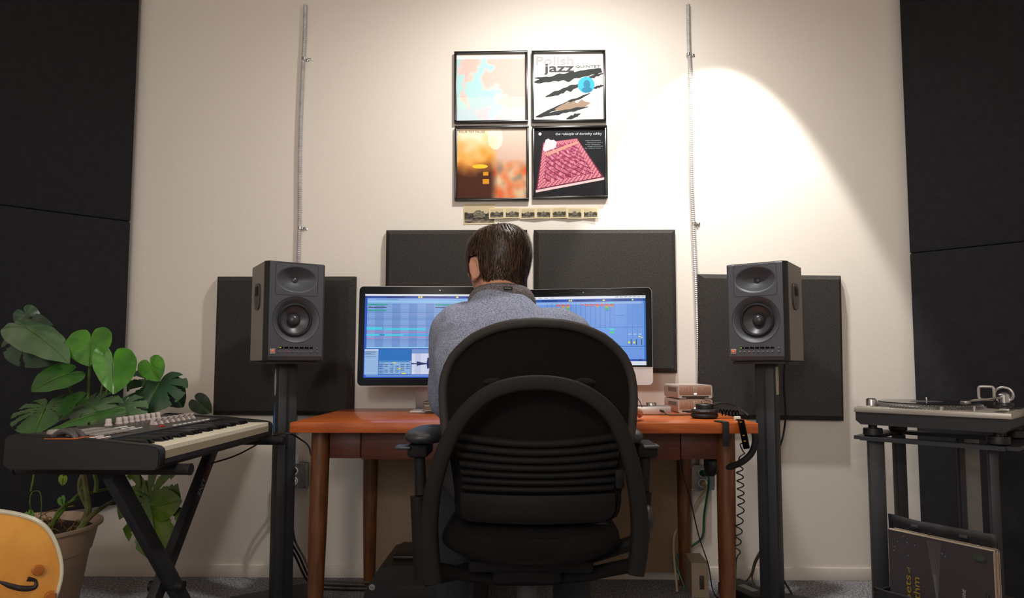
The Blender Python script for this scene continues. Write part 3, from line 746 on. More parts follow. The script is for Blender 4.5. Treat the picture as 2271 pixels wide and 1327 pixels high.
# ================================================================== things on the desk
drv = mat('drive_aluminium', (196,182,174), .4, metal=.35); mesh_m = mat('perforated_front', (184,148,126), .5, metal=.2, rgb2=(110,84,70), vscale=900, detail=0)
led = mat('white_light', (255,250,240), .4, emit=2.5)
dv0 = atz(1527, 909, ZT)
for k, lab in enumerate(('lower silver external hard drive of the stack beside the headphones', 'upper silver external hard drive on top of the stack')):
    yd = 2.66; x0_, x1_ = at(1499, 880, yd).x, at(1577, 880, yd).x; wd = x1_ - x0_; hd_ = .0545
    r_ = empty('hard_drive', ((x0_ + x1_)/2, yd + .10, ZT + k*(hd_ + .001)), lab, 'hard drive', 'stacked silver hard drives', rz=R(5))
    sh = MB(); w2, n = wd/2, 6; prof = []
    for sx, sz, a0 in ((1, 1, 0), (-1, 1, 90)): prof += [(sx*(w2 - .009) + .009*math.cos(R(a0 + 90*i/n)), hd_ - .010 + .009*math.sin(R(a0 + 90*i/n))) for i in range(n + 1)]
    prof += [(-w2, .006), (-w2 + .004, .001), (w2 - .004, .001), (w2, .006)]
    sh.prism(prof, -.095, .095); sh.build('shell', drv, r_, smooth=40)
    MB().box((0, -.0957, hd_/2 + .0045), (wd - .010, .0012, hd_ - .021), bev=.0005).build('front_mesh', mesh_m, r_)
    MB().box((0, -.0962, .006), (wd - .03, .002, .007)).build('foot_gap', blackp, r_, smooth=0)
    for sx in (-1, 1): MB().box((sx*(wd/2 - .018), -.0966, .0025), (.026, .002, .003)).build('foot', drv, r_, smooth=0)
    MB().box((0, -.0968, .033), (.016, .001, .024), bev=.0004).build('logo_plate', mat('drive_logo_plate', (176,156,144), .4, metal=.3), r_)
    text_part('logo_letter', 'G', .011, mat('drive_logo', (122,92,76), .5), r_, (-.0055, -.0974, .032), (1,0,0), (0,0,1), width=.011)
    MB().lathe([(.0052, 0), (.0052, .001), (0, .001)], (0, -.0962, .0185), '-Y', 16, mtx=Matrix.Diagonal((1.15, 1, .6))).build('status_light', led, r_)
    MB().box((-wd/2 - .0004, -.02, .034), (.001, .11, .016)).build('side_vent', mat('vent_shadow', (120,108,102), .6), r_, smooth=0)
# monitor controller with a big knob
c0, c1 = atz(1412, 921, ZT), atz(1482, 919, ZT)
mc = empty('volume_controller', ((c0.x + c1.x)/2 + .004, c0.y + .05, ZT), 'silver desktop volume controller with a large round knob', 'controller', rz=R(-3))
mw = c1.x - c0.x
MB().box((0, 0, .0165), (mw, .10, .029), bev=.003).build('body', alu, mc)
MB().box((0, 0, .0314), (mw - .014, .084, .001)).build('recess', mat('recess_grey', (120,112,106), .5, metal=.4), mc, smooth=0)
MB().lathe([(.0195, .031), (.0195, .042), (.0185, .0435), (0, .0437)], (-.004, 0, 0), 'Z', 28).build('knob', steel, mc)
for sx in (-1, 1): MB().box((sx*(mw/2 - .01), 0, .001), (.012, .09, .002)).build('foot', blacksoft, mc, smooth=0)
pj = Vector((mc.location.x + .022, mc.location.y - .052, ZT + .017))
hc = empty('audio_cable', pj, 'thin black cable from the volume controller along the desk', 'cable')
MB().cyl(pj, pj + Vector((.006, -.018, -.002)), .0048, .0042, 10).build('plug', blackp, hc, world=True)
MB().tube(bez([pj + Vector((.006,-.018,-.002)), pj + Vector((.02,-.03,-.013)), pj + Vector((.06,-.02,-.0145)), pj + Vector((.115,-.012,-.0145))], 8), .0021, 6).build('wire', blackp, hc, world=True)
# cable leaving behind the controller
tag(MB().tube(bez([at(1412,880,2.60), at(1420,893,2.58), at(1424,902,2.56), atz(1432,905,ZT + .006)], 6), .0016, 6).build('thin_cable', blackp), 'thin black cable dropping from the all-in-one computer to the desk', 'cable')

# headphones lying on the desk: one cup down, band reaching over the edge, second cup hanging
hp = atz(1568, 930, ZT); hy = hp.y + .035
head = empty('headphones', (hp.x, hy, ZT), 'black studio headphones lying near the front right desk edge', 'headphones')
MB().lathe([(.0, .003), (.040, .001), (.0465, .006), (.0475, .012), (.044, .0185), (.0465, .021), (.0475, .0255), (.044, .031), (.03, .0325), (0, .0325)], (0,0,0), 'Z', 32).build('ear_pad', mat('pleather', (20,19,19), .5, bump=.5, bscale=160), head)
cup = MB().lathe([(.030, .030), (.030, .047), (.027, .050), (0, .0505)], (.002, .006, 0), 'Z', 28).build('ear_cup', blackp, head)
MB().bar((.0, -.012, .0515), (.034, -.004, .047), .016, .005, bev=.001).build('yoke', blackp, head)
band = bez([(.03, .0, .046), (.055, .008, .052), (.085, .012, .050), (.112, .012, .040), (.138, .006, .024), (.150, .0, .012)], 6)
m = MB(); rings = []
for i, p_ in enumerate(band):
    t = (band[min(i + 1, len(band) - 1)] - band[max(i - 1, 0)]).normalized(); x = Vector((0, 1, 0)); u = t.cross(x).normalized()
    rings.append([p_ + x*a_ + u*b_ for a_, b_ in ((-.011, -.003), (.011, -.003), (.011, .003), (-.011, .003))])
m.rings(rings).build('headband', blackp, head)
MB().tube(bez([(-.004,.012,.051), (-.006,.014,.062), (.006,.016,.063), (.03,.014,.056), (.048,.010,.053)], 6), .0011, 6).build('wire', blackp, head)
coil = [Vector((.05 + .075*t, -.016 + .02*t + .006*math.cos(t*2*PI*6), .022 - .006*t + .010*math.sin(t*2*PI*6))) for t in [i/90 for i in range(91)]]
MB().tube(coil, .0021, 6).build('coiled_lead', glossblack, head)
# hook clamped over the desk edge and headphones hanging from it
hk = Vector((at(1609, 938, YF - .004).x, YF, ZT)); zb_ = at(1609, 992, YF - .01).z
hook = empty('headphone_hook', hk, 'flat black hook strap folded over the front right desk edge', 'hook')
m = MB(); m.box(hk + Vector((-.006, .024, .003)), (.022, .06, .004), R(12), bev=.001); m.box(hk + Vector((0, -.006, (zb_ - ZT)/2 + .003)), (.021, .007, ZT - zb_ + .004), bev=.002)
m.build('strap', blacksoft, hook, world=True)
h2 = Vector((at(1644, 938, YF).x, YF, ZT)); q0, q1 = at(1643, 933, YF - .012), at(1656, 996, YF - .014)
hang_ = empty('hanging_headphones', h2, 'black headphones hung over the desk edge with a thick curved band', 'headphones')
m = MB(); m.bar(q0 + Vector((0,0,.002)), q1, .020, .012, up=(0,1,0), bev=.003); m.box(q0 + Vector((0, .014, .0005)), (.018, .024, .0036), bev=.001); m.build('slider_arm', glossblack, hang_, world=True)
for t in (.05, .52, .72): 
    c_ = q0.lerp(q1, t); MB().box(c_ + Vector((-.003, -.0068, 0)), (.007, .001, .003)).build('arm_mark', mat('yellow_mark', (196,150,20), .5), hang_, smooth=0, world=True)
bp = [at(1668, 945, YF + .02), at(1675, 975, YF + .02), at(1668, 1003, YF + .03), at(1650, 1022, YF + .04), at(1628, 1033, YF + .06), at(1600, 1040, YF + .09)]
MB().tube(bez(bp, 8), .0105, 12).build('headband', mat('padded_band', (13,13,13), .7), hang_, world=True)
ec = at(1574, 1030, YF + .16)
MB().lathe([(0, -.012), (.036, -.012), (.042, -.004), (.042, .010), (.036, .018), (0, .019)], ec, 'X', 24).build('ear_cup', blackp, hang_, world=True)
cp = bez([at(1656,985,YF), at(1642,985,YF), at(1647,1000,YF), at(1652,1006,YF + .01)], 5)
x_ = [at(1640, 1035, YF + .03), at(1644, 1120, YF + .06), at(1634, 1230, YF + .09)]
coil = []
for i in range(141):
    t = i/140; b_ = x_[0].lerp(x_[1], t*2) if t < .5 else x_[1].lerp(x_[2], t*2 - 1)
    coil.append(b_ + Vector((.0105*math.sin(t*2*PI*9.5), .0105*math.cos(t*2*PI*9.5), 0)))
MB().tube(cp + bez([cp[-1], at(1640,1015,YF + .01), coil[0]], 5) + coil + bez([coil[-1], at(1632,1260,YF+.1), Vector((x_[2].x - .01, YF + .1, .01))], 5), .0022, 6).build('coiled_lead', blackp, hang_, world=True)
er = atz(1637, 934, ZT)
tag(MB().box(er + Vector((0, .01, .0075)), (.020, .013, .014), R(10), bev=.002).build('eraser', mat('eraser_white', (214,210,204), .7)), 'small white eraser near the front right corner of the desk', 'eraser')

# cables and boxes on the floor behind the desk
lc = [at(636,1200,2.62), at(655,1235,2.66), at(683,1278,2.72)]
for k in range(3):
    o = Vector((.012*k, .014*k, -.006*k)); e1 = Vector((at(720,1290,2.78).x, 2.76 + .03*k, .008 + .006*k)); e2 = Vector((at(800,1296,2.80).x + .2, 2.74 + .03*k, .008 + .005*k))
    tag(MB().tube(bez([at(630,1170,2.6) + o, lc[0] + o, lc[1] + o, Vector((lc[2].x + .01*k, lc[2].y, .05 + .01*k)), e1, e2], 8), .0042, 6).build('floor_cable', (blackp, blackp, mat('grey_cable', (84,76,66), .6))[k]),
        ('black cable closest to the wall in the bundle left of the desk leg', 'second black cable in the bundle left of the desk leg', 'brownish grey cable in the bundle left of the desk leg')[2 if k == 2 else 1 if k == 0 else 0], 'cable', 'cables looping to the floor by the left desk leg')
tag(MB().tube(bez([at(1511,1015,2.50), at(1514,1050,2.52), at(1530,1105,2.56), at(1550,1190,2.62), at(1570,1250,2.66), Vector((at(1588,1300,2.7).x, 2.70, .006)), Vector((at(1640,1300,2.74).x, 2.74, .006))], 8), .0024, 6).build('thin_cable', blackp), 'thin black cable running down from the desk apron to the floor', 'cable')
for k in range(2):
    tag(MB().tube(bez([at(1690 + 6*k,1215,2.74), at(1674 + 4*k,1245,2.76), at(1668 + 3*k,1268,2.77), at(1660 + 8*k,1284,2.78), Vector((at(1640 + 30*k,1290,2.8).x, 2.78 - .03*k, .02))], 8), .0036, 6).build('floor_cable', MATS['grey_cable']),
        ('grey cable looping down left of the right speaker stand', 'grey cable looping closest to the right speaker stand')[k], 'cable')
rt = at(1553, 1290, 2.70)
ro = empty('router', (rt.x, 2.76, 0), 'small beige upright router standing on the floor under the desk', 'router')
zt0, zt1 = at(1553, 1236, 2.80).z, at(1553, 1250, 2.70).z
m = MB(); m.add([(-.033,-.06,.002),(.033,-.06,.002),(.033,.06,.002),(-.033,.06,.002),(-.033,-.06,zt1),(.033,-.06,zt1),(.030,.06,zt1 + .006),(-.030,.06,zt1 + .006)], [(0,1,2,3),(4,5,6,7),(0,1,5,4),(1,2,6,5),(2,3,7,6),(3,0,4,7)])
m.build('case', mat('router_plastic', (150,134,112), .5), ro, smooth=0)
MB().box((.006, -.0608, zt1*.45), (.018, .002, zt1*.4), bev=.0008).build('front_window', mat('router_window', (60,54,48), .3), ro)
ps = atz(1655, 1301, .05)
pb = empty('power_strip', (ps.x, ps.y, 0), 'flat black power box with a white label on the floor', 'power strip', rz=R(25))
MB().box((0, 0, .024), (.11, .20, .046), bev=.006).build('case', blackp, pb)
MB().box((.0, -.01, .0475), (.03, .08, .0008)).build('paper_label', mat('paper_label', (150,148,144), .7), pb, smooth=0)

# printer on the floor under the desk
pf = 2.42; px0, px1 = at(800, 1300, pf).x, at(800, 1300, pf).x + .43
pr = empty('printer', ((px0 + px1)/2, pf + .16, 0), 'black rounded office printer on the floor under the desk', 'printer')
zt = at(880, 1238, pf + .1).z; w2 = .215
prof = [(-w2, .01), (w2, .01), (w2, zt*.55), (w2 - .06, zt - .004), (w2 - .10, zt), (-w2 + .10, zt), (-w2 + .06, zt - .012), (-w2 + .018, zt*.58), (-w2, zt*.30)]
m = MB(); m.prism(prof, -.16, .16); m.build('case', mat('printer_black', (24,23,24), .35), pr, smooth=30)
MB().box((.02, -.161, zt*.5), (.25, .004, zt*.35), bev=.001).build('paper_slot', blacksoft, pr)
MB().box((0, .02, zt + .006), (.24, .20, .012), bev=.004).build('lid', mat('printer_lid', (30,29,30), .4), pr)
lgx = at(825, 1303, pf).x - pr.location.x; lgz = at(825, 1303, pf).z
MB().lathe([(.0105, 0), (.0105, .0012), (0, .0012)], (lgx, -.160, lgz), '-Y', 24).build('logo_disc', mat('logo_disc', (140,134,128), .4), pr)
text_part('logo_lettering', 'hp', .0085, blackp, pr, (lgx - .0065, -.1622, lgz - .0035), (1,0,0), (.25,0,1), width=.013)
# ================================================================== keyboard controller on an X stand
ZK = .702
kn, kf = atz(355, 989, ZK), atz(604, 937, ZK)
KX = (kn.x + kf.x)/2; KY0, KY1 = kn.y, kf.y; nW = 29; kw = (KY1 - KY0)/nW
klabel = 'black keyboard controller with white knobs and faders on a folding stand'
kb = empty('keyboard_controller', (KX, KY0 - .03, ZK - .056), klabel, 'keyboard')
zb0 = ZK - .054
case_m = mat('keyboard_case', (22,21,22), .45, bump=.05, bscale=400); panel_m = mat('keyboard_panel', (66,62,60), .42, metal=.15)
def kside(y):
    """cross-section: x from the front edge back to the rear (negative), z"""
    return [Vector((KX + dx, y, zb0 + dz)) for dx, dz in ((-.004, 0), (-.37, 0), (-.385, .012), (-.382, .072), (-.365, .081), (-.165, .066), (-.155, .035), (-.012, .034), (-.002, .030), (.001, .010))]
yA, yB = KY0 - .028, KY1 + .03
MB().rings([kside(yA + .004), kside(yB - .004)]).build('case', case_m, kb, world=True, smooth=30)
for y0, y1 in ((yA - .004, KY0 - .002), (KY1 + .002, yB + .004)):
    ck = [(-.006, -.002), (-.372, -.002), (-.389, .010), (-.386, .077), (-.366, .0855), (-.15, .071), (-.02, .058), (-.002, .053), (.004, .043), (.003, .008)]
    bm = bmesh.new(); vs = [[bm.verts.new((KX + dx, y, zb0 + dz)) for dx, dz in ck] for y in (y0, y1)]
    bm.faces.new(vs[0]); bm.faces.new(vs[1][::-1])
    for i in range(len(ck)): bm.faces.new((vs[0][i], vs[1][i], vs[1][(i + 1) % len(ck)], vs[0][(i + 1) % len(ck)]))
    bmesh.ops.recalc_face_normals(bm, faces=bm.faces); bmesh.ops.bevel(bm, geom=bm.edges[:], offset=.003, segments=2, affect='EDGES')
    MB().bm(bm).build('end_cheek', case_m, kb, world=True, smooth=45)
def zp(x): return zb0 + .0665 + (x - (KX - .165))*(-.015/.20) + .0006        # panel height at x
MB().add([(KX - .166, yA + .03, zp(KX - .166)), (KX - .166, yB - .004, zp(KX - .166)), (KX - .36, yB - .004, zp(KX - .36)), (KX - .36, yA + .03, zp(KX - .36))], [(0,1,2,3)]).build('control_panel', panel_m, kb, world=True, smooth=0)
key_w = mat('ivory_key', (226,216,192), .35); key_b = mat('ebony_key', (12,12,13), .25)
bm = bmesh.new(); bmesh.ops.create_cube(bm, size=1); bmesh.ops.scale(bm, vec=(.148, kw - .0012, .018), verts=bm.verts)
bmesh.ops.bevel(bm, geom=[e for e in bm.edges if all(v.co.z > 0 for v in e.verts)], offset=.0012, segments=1, affect='EDGES')
wk = MB().bm(bm).mesh('white_key', 0)
bk = MB().add([(-.044,-.0058,0),(.048,-.0058,0),(.048,.0058,0),(-.044,.0058,0),(-.044,-.0045,.0115),(.038,-.0045,.0115),(.038,.0045,.0115),(-.044,.0045,.0115)], [(0,1,2,3),(4,5,6,7),(0,1,5,4),(1,2,6,5),(2,3,7,6),(3,0,4,7)]).mesh('black_key', 0)
kl = Vector(kb.location)
for i in range(nW):
    y = KY0 + kw*(i + .5)
    link('white_key', wk, key_w, kb, Vector((KX - .0745, y, ZK - .009)) - kl)
    if i % 7 in (0, 1, 3, 4, 5) and i < nW - 1:
        link('black_key', bk, key_b, kb, Vector((KX - .103, y + kw/2, ZK + .0004)) - kl)
MB().box((KX - .002, (KY0 + KY1)/2, ZK - .022), (.005, KY1 - KY0, .020)).build('key_front_strip', mat('key_slip', (150,136,112), .6), kb, world=True, smooth=0)
knob_m = mat('knob_white', (198,184,180), .5); pad_m = mat('rubber_pad', (150,142,138), .6)
knob = MB().lathe([(.0105, 0), (.0105, .004), (.0085, .0055), (.0078, .019), (.007, .0205), (0, .021)], (0,0,0), 'Z', 14).mesh('knob')
fader = MB().add([(-.010,-.006,0),(.010,-.006,0),(.010,.006,0),(-.010,.006,0),(-.007,-.006,.012),(.003,-.006,.010),(.003,.006,.010),(-.007,.006,.012),(-.010,-.006,.019),(.009,-.006,.019),(.009,.006,.019),(-.010,.006,.019)],
                 [(0,1,2,3),(0,1,5,4),(4,5,9,8),(1,2,6,5),(5,6,10,9),(2,3,7,6),(6,7,11,10),(3,0,4,7),(7,4,8,11),(8,9,10,11)]).mesh('fader', 0)
pad = MB().box((0,0,.003), (.030, .030, .006), bev=.0015).mesh('pad'); btn = MB().box((0,0,.0015), (.008, .014, .003), bev=.0008).mesh('panel_button')
LEN = KY1 - KY0
def kpos(xo, f): x = KX - xo; return Vector((x, KY0 + LEN*f, zp(x))) - kl
for i in range(8): link('knob', knob, knob_m, kb, kpos(.315, .475 + .045*i))
link('knob', knob, knob_m, kb, kpos(.315, .40))
for i in range(8): link('fader', fader, knob_m, kb, kpos(.235, .545 + .05*i))
for r_ in range(3):
    for c_ in range(4): link('pad', pad, pad_m, kb, kpos(.215 + .036*r_, .10 + .052*c_))
for i in range(8): link('panel_button', btn, whitep, kb, kpos(.18, .575 + .045*i))
for i in range(9): link('panel_button', btn, whitep, kb, kpos(.265 - .022*(i % 3), .335 + .032*(i//3)))
for i in range(8): link('panel_button', btn, whitep, kb, kpos(.20 - .018*(i % 2), .0 + .028*(i//2)))
MB().box(kpos(.20, .515) + kl + Vector((0,0,.0015)), (.010, .02, .003)).build('red_button', mat('red_plastic', (190,30,40), .4), kb, world=True, smooth=0)
for xo, y in ((.175, .052), (.32, .045)):
    a0, a1 = kpos(xo, y) + kl, kpos(xo + .06, y) + kl
    MB().bar(a0 + Vector((0,0,.001)), a1 + Vector((0,0,.001)), .003, .0015).build('orange_stripe', orange, kb, world=True, smooth=0)
    break
MB().box(kpos(.30, .02) + kl, (.04, .03, .0012)).build('red_print', mat('red_print', (170,50,40), .5), kb, world=True, smooth=0)
# pitch and modulation wheels in an amber-lit well
wl = kpos(.245, -.005) + kl
MB().box(wl + Vector((-.0, -.004, .001)), (.085, .05, .003), bev=.001).build('wheel_well', mat('amber_well', (176,84,14), .4), kb, world=True)
for dy in (-.014, .012):
    MB().tube([wl + Vector((.032*math.cos(PI*t/14), dy, -.012 + .03*math.sin(PI*t/14))) for t in range(15)], .0075, 10).build('wheel', mat('wheel_grey', (70,66,66), .4), kb, world=True)
MB().lathe([(.019, 0), (.019, .004), (.015, .010), (.0, .012)], kpos(.315, .07) + kl, 'Z', 20).build('dial', pad_m, kb, world=True)
# X stand
zs = zb0 - .002; rb = .0150
ks = empty('keyboard_stand', (KX - .2, (KY0 + KY1)/2, 0), 'black folding X stand carrying the keyboard controller', 'keyboard stand')
yN, yFar = atz(330, 1041, zs - rb).y, atz(600, 978, zs - rb).y
xe0, xe1 = at(424, 1041, yN).x, at(630, 976, yFar).x
for y, xe in ((yN, xe0), (yFar, xe1)):
    b_ = MB().cyl((xe - .46, y, zs - rb), (xe - .004, y, zs - rb), rb, None, 20).build('support_bar', blacksoft, ks, world=True)
    for e_ in (xe - .464, xe): MB().cyl((e_ - .006, y, zs - rb), (e_, y, zs - rb), rb*1.06, None, 20).build('end_cap', blackp, b_, world=True)
ym, zpv = (yN + yFar)/2, .226; yfoot = (ym - yN)*zpv/(zs - zpv)
def xleg(x, y0, y1, nm='leg'):
    return MB().bar((x, y0, zs - rb*1.6), (x, y1, .035), .028, .048, up=(0,1,0), bev=.004).build(nm, chartop, ks, world=True)
xA, xB = at(268, 1062, yN).x, at(458, 1020, yFar).x
xm = (xA + xB)/2
legA = xleg(xm + .016, yN, ym + yfoot); legB = xleg(xm - .016, yFar, ym - yfoot)
for y in (ym + yfoot, ym - yfoot):
    MB().cyl((xm - .2, y, .02), (xm + .2, y, .02), .0165, None, 14).build('foot_bar', blacksoft, ks, world=True)
MB().cyl((xm - .05, (yN + yFar)/2, zpv), (xm + .055, (yN + yFar)/2, zpv), .016, None, 16).build('pivot_bolt', blackp, ks, world=True)
# lettering down the far leg
pb0, pb1 = Vector((xm - .016 + .0145, yFar, zs - rb*1.6)), Vector((xm - .016 + .0145, ym - yfoot, .035))
dd = (pb1 - pb0).normalized(); nrm = Vector((1, 0, 0)); uu = nrm.cross(dd); kl2 = Vector(ks.location)
for s_, tx, mm, wdt in ((.09, 'PRO', mat('red_lettering', (176,34,40), .5), .055), (.148, 'LINE', mat('white_lettering', (190,188,184), .5), .062)):
    text_part('lettering', tx, .022, mm, ks, pb0 + dd*s_ - uu*.011 - kl2, dd, uu, width=wdt)
# cable from the keyboard to the desk
kc = [at(400,1036,2.30), at(470,1028,2.32), at(520,1012,2.34), at(560,992,2.34), at(600,968,2.32), at(640,962,2.30), at(668,976,2.36), at(684,990,2.50), at(690,1010,2.60)]
kc = kc[1:]
tag(MB().tube(bez(kc, 8), .0030, 6).build('keyboard_cable', blackp), 'black cable drooping from the keyboard past the speaker stand to the desk', 'cable')

# ================================================================== monstera in a plastic pot
leafs = {'bright': mat('leaf_bright', (70,134,26), .22, rgb2=(46,100,20), vscale=14, coat=.4), 'mid': mat('leaf_mid', (54,98,38), .32, rgb2=(38,74,30), vscale=12, coat=.2),
         'dark': mat('leaf_dark', (44,76,50), .32, rgb2=(30,56,38), vscale=12, coat=.25), 'olive': mat('leaf_olive', (100,128,22), .36, rgb2=(66,96,18), vscale=10, coat=.15), 'grey': mat('leaf_pale', (92,118,84), .34, rgb2=(66,94,62), vscale=12, coat=.15)}
stem_m = mat('plant_stem', (96,124,44), .5, rgb2=(70,96,34), vscale=20); vine_m = mat('plant_vine', (108,124,74), .6, rgb2=(92,78,48), vscale=18)
PC = Vector((-1.60, 2.13, 0)); pr_, ph_ = .215, at(202, 1168, 2.13).z
pcx = at(202, 1168, 2.13).x - pr_; PC.x = pcx
plant = empty('potted_monstera', PC, 'large monstera plant in a taupe plastic pot beside the keyboard', 'potted plant')
MB().lathe([(0, .004), (.128, .004), (.135, .012), (pr_ - .034, ph_ - .088), (pr_ - .028, ph_ - .084), (pr_ - .012, ph_ - .010), (pr_, ph_ - .008), (pr_ + .001, ph_), (pr_ - .012, ph_ + .001), (pr_ - .018, ph_ - .03), (0, ph_ - .032)], PC, 'Z', 48).build('pot', mat('taupe_plastic', (186,160,138), .6, var=.06, vscale=6), plant, world=True)
soil_m = mat('potting_soil', (50,34,22), .95, rgb2=(24,16,11), vscale=70, bump=1, bscale=90)
MB().grid(lambda u, v: PC + Vector(((pr_ - .02)*v*math.cos(2*PI*u), (pr_ - .02)*v*math.sin(2*PI*u), ph_ - .028 + .014*nz(u*9*v, v*9, 3) + .012*(1 - v))), 40, 12).build('soil', soil_m, plant, world=True)
twig = mat('dry_root', (140,108,62), .8)
m = MB()
for i in range(46):
    a_, r_ = random.uniform(0, 2*PI), random.uniform(.02, .185); p0 = PC + Vector((r_*math.cos(a_), r_*math.sin(a_), ph_ - .025)); d_ = Vector((random.uniform(-1,1), random.uniform(-1,1), random.uniform(.2,.8)))*random.uniform(.02,.05)
    m.tube(bez([p0, p0 + d_ + Vector((0,0,.012)), p0 + d_*1.8 - Vector((0,0,.006))], 4), random.uniform(.0009,.002), 5)
tag(m.build('dry_roots', twig, plant, world=True), kind='stuff')
OUT = [(0,1.0),(12,.93),(25,.86),(45,.80),(70,.76),(95,.74),(120,.70),(145,.62),(163,.50),(174,.30),(180,.10)]
def rad(deg):
    deg = abs(deg)
    for (a0, r0), (a1, r1) in zip(OUT, OUT[1:]):
        if a0 <= deg <= a1: return r0 + (r1 - r0)*(deg - a0)/(a1 - a0)
    return .1
def leaf(base, tip, width, kind='mid', n=None, cuts=0, fold=.25, droop=.18, holes=0, half=0):
    """base = where the stalk joins, tip = leaf point, width = full width; n = side the face looks to"""
    base, tip = Vector(base), Vector(tip); L = (tip - base).length; f = (tip - base).normalized()
    n = Vector(n or (0, -1, .15)); x = f.cross(n).normalized(); n = x.cross(f); NR, NA = 12, 96
    kx = width/(2*L*.75)
    slots = [] if not cuts else [(28 + (118/(cuts))*(i + .5), 5.5) for i in range(cuts)]
    def fn(u, v):
        deg = -178 + 356*u; r = rad(deg)*v; a_ = R(deg)
        lx, ly = math.sin(a_)*r*kx, math.cos(a_)*r
        if half and lx*half < 0: lx *= .28
        zz = fold*abs(lx)*(.8 if kx else 1) - droop*(r*r) + .012*math.sin(abs(deg)*.16)*v*v
        return base + (x*lx + f*ly + n*zz)*L
    def keep(i, j):
        if not slots: return True
        deg = abs(-178 + 356*(i + .5)/NA); v = (j + .5)/NR
        for c_, w_ in slots:
            if abs(deg - c_ - (1 - v)*14) < w_*min(1, (v - .38)*2.2) : return False
            if holes and abs(deg - c_ - 12) < 3.2 and .22 < v < .36: return False
        return True
    lf = MB().grid(fn, NA, NR, keep).build('leaf', leafs[kind], plant, world=True, smooth=60)
    mp = [fn(.5, t/8) + n*(.0016) for t in range(9)]
    rb_ = MB(); rb_.tube(mp, [.0022*(1 - t/10) for t in range(9)], 5)
    rb_.build('midrib', stem_m, lf, world=False).location = -PC
    return base
def stem(pts, r=.0035, m=stem_m): MB().tube(bez(pts, 8), r if isinstance(r, (int, float)) else [r[0] + (r[1] - r[0])*i/((len(pts)-1)*8) for i in range((len(pts)-1)*8 + 1)], 7).build('stalk', m, plant, world=True)
Yp = 2.20
A = lambda x, y, Y=Yp: at(x, y, Y)
leaf(A(201,757), A(196,812,2.17), .145, 'bright', (.1,-1,.25), fold=.22, droop=.05)
stem([A(193,960), A(195,880), A(198,820,2.21), A(201,760,2.205)], .004)
leaf(A(251,806), A(253,873,2.15), .13, 'bright', (.75,-.8,.2), fold=.5, droop=.06, half=0)
stem([A(219,905), A(228,850), A(240,818), A(251,807)], .0035); stem([A(229,900), A(238,862), A(246,836), A(252,812)], .003)
leaf(A(336,812,2.3), A(352,846,2.28), .085, 'bright', (.4,-1,.1), fold=.3, droop=.05, half=0); stem([A(315,858,2.3), A(324,835,2.3), A(335,812,2.3)], .003)
leaf(A(352,851,2.34), A(318,915,2.28), .20, 'dark', (.2,-.9,.45), cuts=3, fold=.15, droop=.15); leaf(A(376,862,2.42), A(402,905,2.42), .11, 'dark', (-.2,-1,.2), fold=.2)
leaf(A(205,903,2.15), A(258,938,2.06), .15, 'grey', (-.1,-.75,.65), cuts=3, fold=.1, droop=.2); leaf(A(268,906,2.2), A(300,945,2.12), .15, 'grey', (.2,-.8,.6), cuts=3, fold=.1)
leaf(A(60,728), A(140,775,2.10), .13, 'grey', (.25,-.7,.7), fold=.1, droop=.25); leaf(A(62,752,2.25), A(126,800,2.2), .18, 'dark', (.2,-1,.1), cuts=2, droop=.1); leaf(A(58,700,2.3), A(80,735,2.3), .08, 'dark', (.3,-1,.2))
leaf(A(141,832,2.12), A(68,862,2.05), .14, 'mid', (-.1,-.8,.55), fold=.15, droop=.15); stem([A(170,905), A(158,870,2.17), A(141,832,2.12)], .004); leaf(A(120,800,2.3), A(140,850,2.32), .10, 'dark', (.1,-1,.1))
leaf(A(100,906,2.1), A(70,962,2.02), .20, 'mid', (-.05,-.85,.5), cuts=4, holes=1, fold=.1, droop=.12); leaf(A(215,918,2.02), A(90,952,1.96), .06, 'mid', (.1,-.35,.93), fold=.1, droop=.12)
leaf(A(172,892,2.3), A(120,930,2.24), .10, 'mid', (0,-.8,.6)); leaf(A(255,950,2.3), A(220,985,2.26), .12, 'olive', (0,-.9,.4)); leaf(A(440,893,2.72), A(466,915,2.70), .08, 'dark', (0,-1,.3))
leaf(A(332,1108,2.32), A(356,1250,2.26), .21, 'olive', (.12,-1,.05), cuts=4, holes=1, fold=.12, droop=.02); leaf(A(326,1112,2.38), A(298,1180,2.40), .15, 'mid', (-.2,-1,.1), cuts=2)
leaf(A(352,1122,2.3), A(397,1112,2.28), .11, 'olive', (.1,-1,.2), fold=.1)
leaf(A(64,1142,2.0), A(70,1160,1.99), .028, 'bright', (.2,-1,.2)); leaf(A(136,1108,2.1), A(138,1122,2.09), .026, 'bright', (0,-1,.2)); leaf(A(140,1062,2.1), A(136,1078,2.1), .03, 'olive', (0,-1,.2))
stem([A(265,1080,2.34), A(290,1084,2.33), A(312,1092,2.32), A(332,1108,2.32)], .003); stem([A(270,1106,2.36), A(300,1102,2.36), A(326,1112,2.37)], .003); stem([A(309,1050,2.34), A(312,1075,2.33), A(310,1100,2.33)], .0025)
